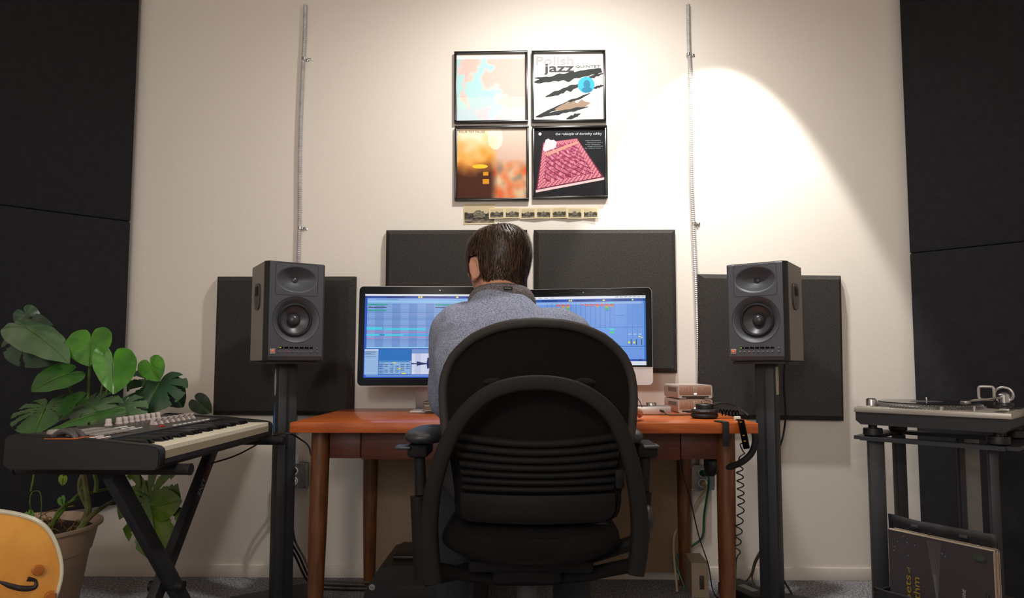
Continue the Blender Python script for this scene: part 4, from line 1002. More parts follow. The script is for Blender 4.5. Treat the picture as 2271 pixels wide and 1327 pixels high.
# thick vines rising from the soil
PS = lambda x, y, Y=2.12: at(x, y, Y)
stem([PS(178,1180), PS(190,1150), PS(196,1125), PS(190,1080), PS(186,1050), PS(178,1000), PS(190,960)], (.011,.007), vine_m)
stem([PS(175,1175), PS(205,1142), PS(240,1118,2.2), PS(268,1104,2.3)], (.009,.005), vine_m)
stem([PS(118,1165), PS(130,1135), PS(165,1108), PS(215,1090,2.2), PS(262,1082,2.3)], (.006,.004), stem_m)
stem([PS(195,1128), PS(178,1090), PS(180,1060), PS(205,1020), PS(220,960)], (.008,.005), vine_m)
stem([PS(212,1092), PS(214,1070), PS(209,1050), PS(203,1000), PS(202,930)], (.007,.005), stem_m); stem([PS(110,1170), PS(150,1120), PS(182,1085), PS(186,1040)], (.005,.004), stem_m)
stem([PS(68,1090), PS(74,1060), PS(80,1000), PS(100,920)], .003); stem([PS(70,1160), PS(80,1175), PS(90,1182)], .0015); stem([PS(90,1160), PS(104,1150), PS(114,1150), PS(116,1175)], .0016, twig); stem([PS(112,1188), PS(96,1168), PS(78,1158)], .0018, stem_m)
stem([PS(64,1160,2.0), PS(68,1135,2.0), PS(66,1110,2.0), PS(72,1092), PS(88,1092), PS(92,1120), PS(90,1150)], .0015, stem_m)

# ================================================================== guitar, lower bout in the bottom left corner
GC = at(-66, 1352, 1.50); tlt = R(-8)
gm = Matrix.Translation(GC) @ Matrix.Rotation(R(36), 4, 'Z') @ Matrix.Rotation(tlt, 4, 'X') @ Matrix.Rotation(R(-52), 4, 'Y')
guitar = empty('archtop_guitar', (GC.x, GC.y, .17), 'honey yellow archtop guitar with cream binding at the bottom left', 'guitar')
def gout(s=0):
    """outline in the guitar's own plane, neck towards +z"""
    half = [(0, -.135), (.075, -.127), (.140, -.098), (.186, -.045), (.205, .01), (.192, .075), (.158, .145), (.137, .205), (.140, .260), (.152, .300), (.140, .340), (.090, .365), (0, .372)]
    r_ = [(p_.x, p_.z) for p_ in bez([Vector((x, 0, z)) for x, z in half], 4)]
    return r_ + [(-x, z) for x, z in r_[::-1][1:-1]]
go = gout()
def gl(poly, y): return [gm @ Vector((x, y, z)) for x, z in poly]
def gs(f): return [(x*f, .115 + (z - .115)*f) for x, z in go]
MB().rings([gl(go, .035), gl(go, -.030)]).build('body_sides', mat('guitar_sides', (120,66,22), .25, coat=.5), guitar, world=True)
MB().rings([gl(go, -.030), gl(gs(.97), -.0325), gl(gs(.85), -.036), gl(gs(.6), -.044), gl(gs(.3), -.049), gl(gs(.02), -.050)], cap0=False).build('arched_top', mat('guitar_top', (214,150,58), .3, rgb2=(196,130,46), vscale=7, stretch=(3,1,1), coat=.6), guitar, world=True, smooth=60)
for yy in (-.030, .035): MB().tube(gl(go, yy), .0042, 8, True).build('binding', mat('cream_binding', (196,190,164), .35), guitar, world=True)
gx = gm.inverted() @ at(84, 1277, 1.46); fs_ = gx.x - .022 - .124; fz_ = gx.z - .008 - .095
for sx in (-1, 1):
    fp = bez([(sx*.085,-.035,.215), (sx*.098,-.036,.220), (sx*.102,-.036,.205), (sx*.094,-.037,.16), (sx*.100,-.037,.11), (sx*.114,-.036,.085), (sx*.126,-.034,.092), (sx*.122,-.034,.108)], 6)
    nn = len(fp); MB().tube([gm @ (p_ + Vector((sx*fs_, -.0015, fz_))) for p_ in fp], [.002 + .0052*math.sin(PI*i/(nn-1))**2 + .0045*(math.exp(-(i/5)**2) + math.exp(-((nn-1-i)/5)**2)) for i in range(nn)], 8).build('f_hole', mat('f_hole_dark', (30,12,6), .6), guitar, world=True)
for k, (dx, dz) in enumerate(((gx.x, gx.z), (gx.x - .07, gx.z - .035), (gx.x - .032, gx.z - .058))):
    MB().lathe([(.0125, .030), (.0125, .036), (.0105, .050), (.009, .054), (0, .0545)], (0,0,0), '-Y', 20, mtx=gm.to_3x3() if False else None).build('knob', mat('amber_knob', (150,78,14), .2, coat=.6), guitar).matrix_local = Matrix.Translation(-Vector(guitar.location)) @ gm @ Matrix.Translation((dx, 0, dz))
for z_ in (.14, .25): MB().box((0, -.052, z_), (.085, .012, .038), bev=.004).build('pickup', blackp, guitar).matrix_local = Matrix.Translation(-Vector(guitar.location)) @ gm
MB().box((0, -.054, .085), (.09, .014, .012), bev=.003).build('bridge', steel, guitar).matrix_local = Matrix.Translation(-Vector(guitar.location)) @ gm
MB().box((0, -.025, .62), (.052, .022, .54), bev=.008).build('neck', woodleg, guitar).matrix_local = Matrix.Translation(-Vector(guitar.location)) @ gm
MB().box((0, -.039, .58), (.050, .006, .46), bev=.001).build('fretboard', mat('rosewood', (44,26,18), .4), guitar).matrix_local = Matrix.Translation(-Vector(guitar.location)) @ gm
MB().box((0, -.022, .97), (.075, .016, .17), bev=.004).build('headstock', blackm, guitar).matrix_local = Matrix.Translation(-Vector(guitar.location)) @ gm

low = min((gm @ Vector((x, .0, z)) for x, z in go), key=lambda p_: p_.z)
gst = empty('guitar_stand', (low.x, low.y, 0), 'black tubular guitar stand under the yellow archtop guitar', 'guitar stand')
nrm_ = (gm.to_3x3() @ Vector((0, -1, 0))); nrm_.z = 0; nrm_.normalize(); sd_ = Vector((-nrm_.y, nrm_.x, 0))
for s_ in (-1, 1):
    a_ = Vector((low.x, low.y, low.z - .018)) + sd_*(.07*s_)
    MB().tube(bez([a_ + nrm_*.07 + Vector((0,0,.03)), a_ + nrm_*.06, a_ - nrm_*.06, a_ - nrm_*.09 + Vector((0,0,.16))], 5), .009, 10).build('cradle_arm', blacksoft, gst, world=True)
    MB().tube([a_, Vector((a_.x, a_.y, .008)) + sd_*(.10*s_) + nrm_*.10], .010, 10).build('leg', blackp, gst, world=True)
MB().tube([Vector((low.x, low.y, low.z - .02)), Vector((low.x, low.y, .008)) - nrm_*.16], .010, 10).build('leg', blackp, gst, world=True)
MB().tube([Vector((low.x, low.y, low.z - .02)) - sd_*.075, Vector((low.x, low.y, low.z - .02)) + sd_*.075], .010, 10).build('cross_bar', blackp, gst, world=True)

# ================================================================== turntable on its stand
ZD = .757; fl, fr_ = atz(1893, 900, ZD), atz(2227, 917, ZD)
u_ = Vector((.7071, -.7071, 0)); rzT = math.atan2(u_.y, u_.x)
FL = Vector((at(1893, 900, 2.40).x, 2.40, 0)); TW, TDp, THt = .453, .353, .058
tt = empty('turntable', (FL.x, FL.y, ZD - THt - .042), 'silver direct-drive turntable with S-shaped tonearm on a black stand', 'turntable', rz=rzT)
z0 = .042   # local: x along the front, y towards the rear, z up from the feet
silver = mat('turntable_silver', (176,168,158), .38, metal=.45); plinth = mat('plinth_rubber', (30,30,33), .6)
MB().box((TW/2, TDp/2, z0 + THt - .009), (TW, TDp, .018), bev=.002).build('deck_plate', silver, tt)
m = MB(); m.prism([(.004, z0 + THt - .018), (TW - .004, z0 + THt - .018), (TW - .004, z0 + .012), (TW - .02, z0 - .002), (.02, z0 - .002), (.004, z0 + .012)], .004, TDp - .004); m.build('plinth', plinth, tt, smooth=0)
for fx in (.045, TW - .045):
    for fy in (.045, TDp - .045):
        MB().lathe([(.014, z0), (.014, .026), (.030, .026), (.031, .022), (.031, .004), (.027, 0), (0, 0)], (fx, fy, 0), 'Z', 24).build('foot', blackp, tt)
pcx_, pcy_ = .178, .182; zt = z0 + THt
MB().lathe([(.166, zt), (.166, zt + .007), (.160, zt + .0135), (.152, zt + .0155), (0, zt + .0155)], (pcx_, pcy_, 0), 'Z', 64).build('platter', mat('platter_metal', (92,90,88), .35, metal=.7), tt)
dm = MB()
for k in range(4):
    for i in range(96):
        a_ = 2*PI*(i + .5*(k % 2))/96; rr_ = .1665 - .0012*k; dm.box((pcx_ + rr_*math.cos(a_), pcy_ + rr_*math.sin(a_), zt + .002 + .003*k), (.003, .0028, .0018), a_)
tag(dm.build('strobe_dots', mat('strobe_dot', (176,172,166), .3, metal=.5), tt, smooth=0), kind='stuff')
MB().lathe([(.0035, zt + .0155), (.0035, zt + .030), (.002, zt + .032), (0, zt + .032)], (pcx_, pcy_, 0), 'Z', 12).build('spindle', steel, tt)
MB().lathe([(.0165, zt), (.0165, zt + .024), (.0155, zt + .026), (0, zt + .026)], (.040, .055, 0), 'Z', 24).build('strobe_lamp', steel, tt); MB().lathe([(.014, zt + .0258), (.013, zt + .0285), (0, zt + .0288)], (.040, .055, 0), 'Z', 24).build('strobe_cap', blackp, tt)
MB().box((.030, .020, zt + .0018), (.044, .026, .0036), bev=.001).build('start_button', silver, tt)
for bx in (.075, .100): MB().box((bx, .016, zt + .0012), (.022, .012, .0024), bev=.0006).build('speed_button', silver, tt)
MB().lathe([(.008, zt), (.008, zt + .012), (0, zt + .0125)], (.262, .022, 0), 'Z', 16).build('target_light', steel, tt)
# tonearm
gx_, gy_ = .385, .275
MB().lathe([(.050, zt), (.050, zt + .006), (.042, zt + .009), (.030, zt + .010), (.028, zt + .020), (0, zt + .020)], (gx_, gy_, 0), 'Z', 32).build('tonearm_base', mat('tonearm_black', (26,26,28), .35), tt)
MB().lathe([(.018, zt + .018), (.018, zt + .045), (.015, zt + .049), (0, zt + .050)], (gx_, gy_, 0), 'Z', 20).build('gimbal', steel, tt)
gi = MB().tube([Vector((gx_ + .026*math.cos(t*PI/12), gy_ - .002, zt + .045 + .026*math.sin(t*PI/12))) for t in range(24)], .0045, 8, True).build('gimbal_ring', steel, tt)
MB().tube([Vector((gx_ - .045 + .022*math.copysign(abs(math.cos(q_*PI/16))**.35, math.cos(q_*PI/16)), gy_ - .02, zt + .050 + .022*math.copysign(abs(math.sin(q_*PI/16))**.35, math.sin(q_*PI/16)))) for q_ in range(32)], .0045, 8, True).build('arm_rest_bracket', silver, tt)
arm = bez([(gx_, gy_, zt + .038), (gx_ - .01, gy_ - .06, zt + .036), (gx_ - .025, gy_ - .13, zt + .034), (gx_ - .055, gy_ - .17, zt + .031), (gx_ - .058, gy_ - .205, zt + .028)], 8)
MB().tube(arm, .0042, 10).build('arm_tube', steel, tt)
MB().cyl((gx_, gy_ + .005, zt + .039), (gx_ + .006, gy_ + .065, zt + .040), .015, None, 20).build('counterweight', mat('counterweight', (120,118,116), .3, metal=.7), tt)
MB().box((gx_ - .060, gy_ - .225, zt + .027), (.018, .042, .010), R(-8), bev=.002).build('headshell', steel, tt)
MB().box((gx_ - .061, gy_ - .235, zt + .0195), (.014, .018, .009), bev=.001).build('cartridge', blackp, tt)
MB().lathe([(.005, zt), (.005, zt + .014), (.003, zt + .016), (0, zt + .016)], (.345, .06, 0), 'Z', 12).build('cue_lever', steel, tt)
MB().box((.415, .12, zt + .0008), (.022, .17, .0012)).build('pitch_slot', mat('slot_dark', (60,58,56), .5), tt, smooth=0); MB().box((.415, .115, zt + .004), (.026, .016, .007), bev=.001).build('pitch_fader', silver, tt)
# record on the platter
M_T = Matrix.Translation(tt.location) @ Matrix.Rotation(rzT, 4, 'Z'); pcw = M_T @ Vector((pcx_, pcy_, zt + .0162))
rec = empty('vinyl_record', pcw, 'black vinyl record lying on the turntable platter', 'record')
vinyl = mat('black_vinyl', (14,13,13), .22, bump=.1, bscale=20, coat=.3)
MB().lathe([(.004, .0), (.151, .0), (.1515, .001), (.151, .002), (.05, .0018), (.004, .0018)], (0,0,.0002), 'Z', 64).build('disc', vinyl, rec)
MB().lathe([(.004, .0019), (.050, .0019), (.050, .0023), (.004, .0023)], (0,0,.0002), 'Z', 40).build('centre_label', mat('record_label', (60,58,58), .5), rec)
# the stand: square posts, top frame, low shelf
ts = empty('turntable_stand', (1.45, 2.3, 0), 'black steel stand with square posts under the turntable', 'stand')
ztop = ZD - THt - .0435
posts = [(1944, 2.40, .050, -20), (1996, 2.565, .036, 0), (2132, 2.45, .022, 0), (2203, 2.165, .026, -20)]
pl = []
for x, y, w_, rz in posts:
    b0 = at(x, 1050, y); pl.append((b0.x, y))
    MB().box((b0.x, y, ztop/2 - .005), (w_, w_, ztop - .012), R(rz), bev=.004).build('post', chartop, ts, world=True)
b0 = at(2156, 1050, 2.46); MB().box((b0.x, 2.46, ztop/2 - .005), (.055, .008, ztop - .012), bev=.002).build('lit_post_face', mat('post_face_lit', (120,114,110), .5), ts, world=True, label='pale grey lit face of the thin rear post')  # lit side of the thin post as its own piece, brightness in the colour
def corner(lx, ly): v = M_T @ Vector((lx, ly, 0)); return (v.x, v.y)
q = [corner(.02, .02), corner(TW - .02, .02), corner(TW - .02, TDp - .02), corner(.02, TDp - .02)]
fm = MB()
for i in range(4):
    a_, b_ = Vector(q[i] + (ztop - .006,)), Vector(q[(i + 1) % 4] + (ztop - .006,)); fm.bar(a_, b_, .06, .012)
fm.build('top_frame', chartop, ts, world=True, smooth=0)
m = MB(); m.prism([(pl[0][0] - .02, pl[0][1] - .03), (pl[3][0] + .02, pl[3][1] - .03), (pl[2][0] + .08, pl[2][1] + .02), (pl[1][0], pl[1][1] + .03)], .085, .10, 'XY'); m.build('low_shelf', chartop, ts, world=True, smooth=0)
# bag of records hanging between the posts
rl, rr2 = at(1970, 1181, 2.30), at(2208, 1216, 2.03)
b0, b1 = at(1966, 1154, 2.36), at(2206, 1176, 2.07)
dirb = Vector((b1.x - b0.x, b1.y - b0.y, 0)).normalized(); nb_ = Vector((dirb.y, -dirb.x, 0))
if nb_.y > 0: nb_ = -nb_
bag = empty('record_bag', ((b0.x + b1.x)/2, (b0.y + b1.y)/2, .10), 'open black record bag on the low shelf of the turntable stand', 'bag')
Lb = Vector((b1.x - b0.x, b1.y - b0.y, 0)).length; base = Vector((b0.x, b0.y, 0)); zt_b = (b0.z + b1.z)/2
bagm = mat('black_nylon', (24,23,25), .6, bump=.4, bscale=40)
def sheet(off, z_a, z_b, nm, l0=0, l1=Lb, wob=.004):
    m = MB(); m.grid(lambda u, v: base + dirb*(l0 + (l1 - l0)*u) + nb_*(off + wob*nz(u*5, v*5, off*50)) + Vector((0, 0, z_a + (z_b - z_a)*v + (.006*nz(u*4, 3, off*40) if v > .9 else 0))), 18, 12)
    o = m.build(nm, bagm, bag, world=True, smooth=60); o.modifiers.new('t', 'SOLIDIFY').thickness = .004; return o
sheet(-.015, .105, zt_b, 'rear_flap'); sheet(.085, .105, .17, 'front_panel', .0, Lb)
for l, hs_ in ((0, .16), (Lb, zt_b - .01)):
    m = MB(); m.grid(lambda u, v: base + dirb*(l + .004*nz(u*4, v*4, l)) + nb_*(-.015 + .10*u) + Vector((0, 0, .105 + (hs_ - .105 - (hs_ - .155)*u)*v)), 8, 10); o = m.build('side_panel', bagm, bag, world=True, smooth=60); o.modifiers.new('t', 'SOLIDIFY').thickness = .004
m = MB(); m.grid(lambda u, v: base + dirb*(Lb*u) + nb_*(-.015 + .10*v) + Vector((0, 0, .104)), 4, 4); m.build('bag_floor', bagm, bag, world=True)
for f_ in (.27, .72): MB().box(base + dirb*(Lb*f_) + nb_*(-.008) + Vector((0, 0, zt_b - .022)), (.024, .004, .010), math.atan2(dirb.y, dirb.x), bev=.001).build('tab', mat('grey_tab', (62,58,60), .7), bag, world=True)
# record sleeves in the bag
SL = .312; sdir = Vector((rr2.x - rl.x, rr2.y - rl.y, 0)).normalized(); sn = Vector((sdir.y, -sdir.x, 0)); sn = -sn if sn.y > 0 else sn
srz = math.atan2(sdir.y, sdir.x); ztp = (rl.z + rr2.z)/2
sb = Vector((rl.x, rl.y, ztp - SL))
for k in range(5):
    off = -.0052*k; lab = ('black record sleeve with gold rounded lettering at the front of the bag', 'worn cream-edged record sleeve directly behind the front one', 'brown-edged record sleeve third in the bag', 'pale record sleeve fourth in the bag', 'rearmost record sleeve standing in the bag')[k]
    r_ = empty('record_sleeve', sb + sdir*(SL/2 + .0015*k) + sn*off + Vector((0, 0, .0012*((k*2) % 3))), lab, 'record sleeve', 'record sleeves in the bag', rz=srz)
    cm = mat('sleeve_board_%d' % k, ((34,30,32), (168,150,128), (96,70,52), (150,140,128), (70,64,60))[k], .7)
    MB().box((0, 0, SL/2), (SL, .0042, SL), bev=.001).build('board', cm, r_)
    MB().box((0, 0, SL - .0002), (SL*.98, .0036, .0012)).box((SL/2 - .0002, 0, SL/2), (.0012, .0036, SL*.97)).build('worn_edge', mat('worn_edge', (170,150,132), .9), r_, smooth=0)
    if k == 0:
        a = Art(SL - .004, SL - .004, .00006); a.rect(0,0,1,1,(62,55,58))
        for i in range(10): a.poly([(.40 + .0145*i, .02), (.4025 + .0145*i, .02), (.475 + .0012*i, .60), (.474 + .0012*i, .60)], (120,116,112))
        a.poly([(.445,.35),(.475,.35),(.478,.60),(.470,.60)], (96,94,90))
        for i in range(46): a.ellipse(random.uniform(.02,.55), random.uniform(.03,.95), .0022, .0022, (130,150,160), 6)
        for x_, y_ in ((.10,.10),(.17,.03),(.20,.09),(.07,.16),(.28,.10),(.06,.20),(.21,.22),(.55,.12),(.58,.14)): a.ellipse(x_, y_, .005, .005, (110,150,166), 8)
        a.ellipse(.89, .075, .055, .035, (58,68,56)); gold = (150,122,40)
        a.text('Poets', .225, .78, .062, gold, .36, rot=PI/2); a.text('of', .225, .395, .032, gold, .06, rot=PI/2); a.text('Rhythm', .315, .86, .066, gold, .44, rot=PI/2)
        a.text('DEFINE', .755, .55, .030, (176,172,170), .13, rot=PI/2, shear=.2)
        a.done('sleeve_print', print_mat('sleeve_print', .45), r_, (0, -.0024, SL/2))
# ================================================================== office chair, seen from behind
chf = mat('chair_fabric', (20,18,17), .95, var=.2, vscale=300, bump=.4, bscale=500, spec=.15); chp = mat('chair_plastic', (20,18,17), .7, bump=.06, bscale=300, spec=.22); armm = mat('arm_pad', (40,41,46), .42)
CYB = 1.57
chair = empty('office_chair', (at(1190, 900, CYB).x, 1.80, 0), 'black ergonomic office chair with arched back frame and armrests', 'chair')
def interp(tab, y):
    if y <= tab[0][0]: return tab[0][1]
    for (a0, r0), (a1, r1) in zip(tab, tab[1:]):
        if a0 <= y <= a1: return r0 + (r1 - r0)*(y - a0)/(a1 - a0)
    return tab[-1][1]
LT = [(716,1185),(719,1140),(724,1112),(733,1082),(748,1050),(768,1022),(792,1000),(820,984),(850,976),(900,976),(950,981),(1000,990),(1050,998),(1100,1003),(1140,1002),(1158,1010),(1168,1030)]
RT = [(716,1195),(719,1245),(724,1275),(733,1305),(748,1338),(768,1366),(792,1388),(820,1403),(850,1411),(900,1413),(950,1408),(1000,1399),(1050,1390),(1100,1384),(1140,1384),(1158,1374),(1168,1350)]
ys = [716, 717.5, 719, 721.5, 725, 730, 738, 748, 760, 775, 792, 812, 835, 860, 890, 920, 950, 980, 1010, 1040, 1070, 1100, 1125, 1145, 1158, 1164, 1168]
cxm = at(1194, 900, CYB).x
def bk_pt(u, y, off):
    """u 0..1 across the back at pixel row y; off = towards the sitter"""
    l, r = at(interp(LT, y), y, CYB), at(interp(RT, y), y, CYB); p = l.lerp(r, u)
    s = (p.x - cxm)/.22
    lean = -.05*((p.z - .62)/.4)**1.0 + .035*math.exp(-((p.z - .70)/.12)**2)*-1
    return Vector((p.x, CYB + .012 + .055*s*s + lean*.6 + off, p.z))
NU = 28
def edge_u(i): t = i/NU; return .5 - .5*math.cos(PI*t)
def rearf(i, j):
    u = edge_u(i); return bk_pt(u, ys[j], 0)
m = MB(); n1 = len(ys)
def inset(i, j):
    """0 at the rim, 1 inside"""
    u = edge_u(i); a_ = min(u, 1 - u)*2.0*.22; z_ = abs(ys[j] - 716)/1000*1.05; z2 = (1168 - ys[j])/1000*1.05
    return min(1, min(a_, z_, z2)/.030)
vs, fs = [], []
for j in range(n1):
    for i in range(NU + 1): k = inset(i, j); vs.append(bk_pt(edge_u(i), ys[j], .012*(1 - (1 - k)**2)**.5 - .012*0))
for j in range(n1):
    for i in range(NU + 1): k = inset(i, j); vs.append(bk_pt(edge_u(i), ys[j], .012 + .045*(1 - (1 - k)**2)**.5 + .008))
W_ = NU + 1; o_ = n1*W_
for j in range(n1 - 1):
    for i in range(NU):
        a_ = j*W_ + i; fs.append((a_, a_ + 1, a_ + 1 + W_, a_ + W_)); fs.append((o_ + a_, o_ + a_ + W_, o_ + a_ + 1 + W_, o_ + a_ + 1))
rim = [(0, i) for i in range(NU)] + [(j, NU) for j in range(n1 - 1)] + [(n1 - 1, i) for i in range(NU, 0, -1)] + [(j, 0) for j in range(n1 - 1, 0, -1)]
idx = [j*W_ + i for j, i in rim]
for a_, b_ in zip(idx, idx[1:] + idx[:1]): fs.append((a_, b_, o_ + b_, o_ + a_))
m.add(vs, fs); back = m.build('backrest', chf, chair, world=True, smooth=70)
# rolled rim around the backrest
rp = [bk_pt(edge_u(i), ys[j], .008) for j, i in rim]
rim2 = [p for k, p in enumerate(rp) if k == 0 or (p - rp[k-1]).length > .004]
k0 = [k for k, p in enumerate(rim2) if p.z < at(1190, 985, CYB).z]; rim2 = rim2[k0[-1] + 1:] + rim2[:k0[0]]
MB().tube(rim2, .0115, 10).build('rim', mat('chair_rim', (44,39,36), .75, bump=.1, bscale=300), back, world=True, smooth=60)
# horizontal flexing slats on the lower back
slr = [(960, 979), (983, 1000), (1004, 1020), (1024, 1040), (1044, 1058), (1062, 1076), (1080, 1094)]
for y0, y1 in slr:
    sg = max(0, (1075 - y0)/115)*14
    def fn(u, v, y0=y0, y1=y1, sg=sg):
        uu = .055 + .89*u; yy = y0 + (y1 - y0)*v + sg*math.sin(PI*u)
        p = bk_pt(uu, yy, -.009*math.sin(PI*min(1, max(0, v*1.0)))**.4 - .001); return p
    MB().grid(fn, 20, 6).build('slat', chp, back, world=True, smooth=60)
def fl_(u, v): return bk_pt(.04 + .92*u, 1100 + 66*v, -.010*math.sin(PI*(.04 + .92*v))**.4)
MB().grid(fl_, 20, 8).build('lower_shell', chp, back, world=True, smooth=60)
# the arch
ap = [(962,1290,1.60),(955,1230,1.585),(953,1160,1.57),(962,1080,1.545),(985,1000,1.525),(1022,930,1.51),(1070,882,1.50),(1125,857,1.497),(1195,849,1.495),(1262,858,1.497),(1318,885,1.50),(1362,930,1.51),(1392,1000,1.525),(1410,1080,1.545),(1418,1160,1.57),(1416,1225,1.585),(1408,1272,1.60)]
path = bez([at(*p_) for p_ in ap], 6); rings = []; k = len(path)
for i, p_ in enumerate(path):
    t = (path[min(i + 1, k - 1)] - path[max(i - 1, 0)]).normalized(); y_ = Vector((0, 1, 0)); x_ = t.cross(y_).normalized(); e = abs(i/(k - 1) - .5)*2
    wx, wy = .0165 + .004*e, .010 + .014*e
    rings.append([p_ + x_*wx*math.copysign(abs(math.cos(a_))**.6, math.cos(a_)) + y_*wy*math.copysign(abs(math.sin(a_))**.6, math.sin(a_)) for a_ in [2*PI*q_/16 for q_ in range(16)]])
MB().rings(rings).build('back_arch', mat('arch_plastic', (27,23,21), .7, bump=.06, bscale=300, spec=.25), chair, world=True, smooth=60)
for x in (1096, 1296):
    c_ = at(x, 850, 1.525); MB().ell(c_, (.026, .016, .012), 12).build('arch_joint', chf, chair, world=True)
# lumbar slider tab and tension knobs
MB().box(at(1373, 1061, 1.60), (.022, .03, .045), bev=.006).build('lumbar_tab', chp, chair, world=True)
MB().lathe([(.030, -.012), (.034, -.006), (.034, .012), (.028, .020), (0, .022)], at(1426, 1150, 1.66), 'X', 24).build('tension_knob', mat('knob_rubber', (44,40,42), .45), chair, world=True)
# seat
sx0, sx1 = at(972, 1200, 1.60).x, at(1384, 1200, 1.60).x; sxc = (sx0 + sx1)/2; sw = (sx1 - sx0)/2
zt_s, zb_s = at(1180, 1168, 1.58).z, at(1180, 1262, 1.58).z; zm = (zt_s + zb_s)/2; rings = []
for i in range(15):
    t = i/14; y = 1.555 + .47*t; e = (1 - (2*t - 1)**6)**.5 if 0 < t < 1 else .0; e = max(e, .25); hh_ = (zt_s - zb_s)/2*(.55 + .45*min(1, e))
    ring = []
    for q_ in range(28):
        a_ = 2*PI*q_/28; cx_, cz_ = math.cos(a_), math.sin(a_)
        xx = sw*(.80 + .20*min(1, t*3.5 + e*.3))*e**.3*math.copysign(abs(cx_)**.7, cx_); zz = hh_*math.copysign(abs(cz_)**.75, cz_)
        if cz_ > 0: zz += .012*abs(cx_)**2 - .006
        if cz_ < 0: zz *= (1 - .45*abs(cx_)**3)
        ring.append(Vector((sxc + xx, y, zm + zz - .012*t)))
    rings.append(ring)
MB().rings(rings).build('seat', chf, chair, world=True, smooth=70)
MB().box((sxc, 1.80, zb_s - .018), (.30, .30, .03), bev=.01).build('seat_pan', chp, chair, world=True)
u_pts = [at(962,1262,1.60), at(1010,1270,1.66), at(1090,1282,1.72), at(1190,1284,1.74), at(1290,1276,1.72), at(1360,1262,1.66), at(1410,1252,1.60)]
MB().tube(bez(u_pts, 6), .017, 10).build('under_yoke', chp, chair, world=True)
MB().cyl((sxc - .01, 1.78, .10), (sxc - .01, 1.78, zb_s - .02), .028, None, 20).build('gas_column', mat('column_grey', (70,68,70), .35, metal=.5), chair, world=True)
MB().box((sxc - .01, 1.79, zb_s - .045), (.17, .22, .045), bev=.012).build('mechanism', chp, chair, world=True)
for i in range(5):
    a_ = 2*PI*i/5 + .3; d_ = Vector((math.cos(a_), math.sin(a_), 0)); c_ = Vector((sxc - .01, 1.78, 0))
    lg_ = MB().tube([c_ + d_*.02 + Vector((0,0,.105)), c_ + d_*.16 + Vector((0,0,.09)), c_ + d_*.29 + Vector((0,0,.068))], [.026, .022, .016], 10).build('base_leg', chp, chair, world=True)
    w = c_ + d_*.29; pp = Vector((-d_.y, d_.x, 0))
    MB().tube([w + pp*(-.022) + Vector((0,0,.0285)), w + pp*.022 + Vector((0,0,.0285))], .0285, 16).build('caster', blacksoft, lg_, world=True)
# arms
for side, px_, pz, post, slv in ((-1, (936, 972), (887, 982), (924, 1020, 934, 1100), (927, 1100, 940, 1285)), (1, (1398, 972), (1350, 1436), (1432, 1000, 1426, 1090), (1428, 1090, 1418, 1200))):
    ya = 1.66; c_ = at((pz[0] + pz[1])/2 if side < 0 else 1392, 972, ya); hw = (at(pz[1], 972, ya).x - at(pz[0], 972, ya).x)/2
    rings = []
    for i in range(11):
        t = i/10; e = max(.12, (1 - (2*t - 1)**4))**.5; y = ya - .02 + .24*t
        rings.append([Vector((c_.x + hw*e*math.copysign(abs(math.cos(a_))**.75, math.cos(a_)) - side*.01*t, y, c_.z + .019*e*math.copysign(abs(math.sin(a_))**.8, math.sin(a_)))) for a_ in [2*PI*q_/20 for q_ in range(20)]])
    MB().rings(rings).build('arm_pad', armm, chair, world=True, smooth=70)
    s0, s1 = at(post[0] + (6 if side < 0 else 0), 992, ya + .06), at(post[2], post[3], ya + .03)
    MB().box(s0 + Vector((0, .02, -.006)), (.05, .11, .034), bev=.008).build('arm_bracket', chp, chair, world=True)
    lv = at(886, 994, ya + .02) if side < 0 else at(1452, 992, ya + .02)
    MB().box(lv + Vector((side*-.008, .02, 0)), (.040, .05, .008), bev=.003).build('height_lever', armm, chair, world=True)
    MB().tube([s0, s1], [.013, .015], 12).build('arm_post', chp, chair, world=True)
    MB().tube([at(slv[0], slv[1], ya + .03), at(slv[2], slv[3], ya + .03)], [.019, .024], 14).build('arm_sleeve', chp, chair, world=True)
    e_ = at(slv[2], slv[3], ya + .03); MB().tube([e_, Vector((sxc + side*.08, e_.y + .06, zb_s - .04))], .018, 10).build('arm_bracket_bar', chp, chair, world=True)

# ================================================================== the man at the desk
skin = mat('skin', (206,150,124), .5, var=.06, vscale=20, sub=.15); jeans = mat('dark_denim', (30,32,42), .85, var=.2, vscale=200, bump=.3, bscale=300)
shirt_m = mat('heather_shirt', (168,173,192), .9, rgb2=(88,94,118), vscale=330, stretch=(1,1,2.4), bump=.25, bscale=260, spec=.15, detail=4)
hair_m = mat('brown_hair', (58,40,28), .65, rgb2=(36,24,17), vscale=90, stretch=(3,3,.6), spec=.3)
strand_m = print_mat('hair_strand', .42, spec=.45)
def loft(b, secs, n=20, e=.85):
    """secs: (centre, rx, ry, axis dir) elliptical sections"""
    rings = []; up = None
    for c_, rx, ry, d_ in secs:
        d_ = Vector(d_).normalized(); x_ = Vector((1, 0, 0)); x_ = (x_ - d_*x_.dot(d_)).normalized(); y_ = d_.cross(x_)
        rings.append([Vector(c_) + x_*rx*math.copysign(abs(math.cos(a_))**e, math.cos(a_)) + y_*ry*math.copysign(abs(math.sin(a_))**e, math.sin(a_)) for a_ in [2*PI*q_/n for q_ in range(n)]])
    b.rings(rings)
HC = Vector((at(1103, 590, 1.89).x, 1.885, at(1106, 583, 1.89).z)); HY = R(37)
HM = Matrix.Translation(HC) @ Matrix.Rotation(HY, 4, 'Z') @ Matrix.Rotation(R(-4), 4, 'X')
SL_, SR_ = at(1012, 735, 1.82), at(1256, 745, 1.88)      # shoulder joints
EL, WL = Vector((SL_.x - .045, 2.00, .80)), Vector((SL_.x + .06, 2.25, ZT + .045))
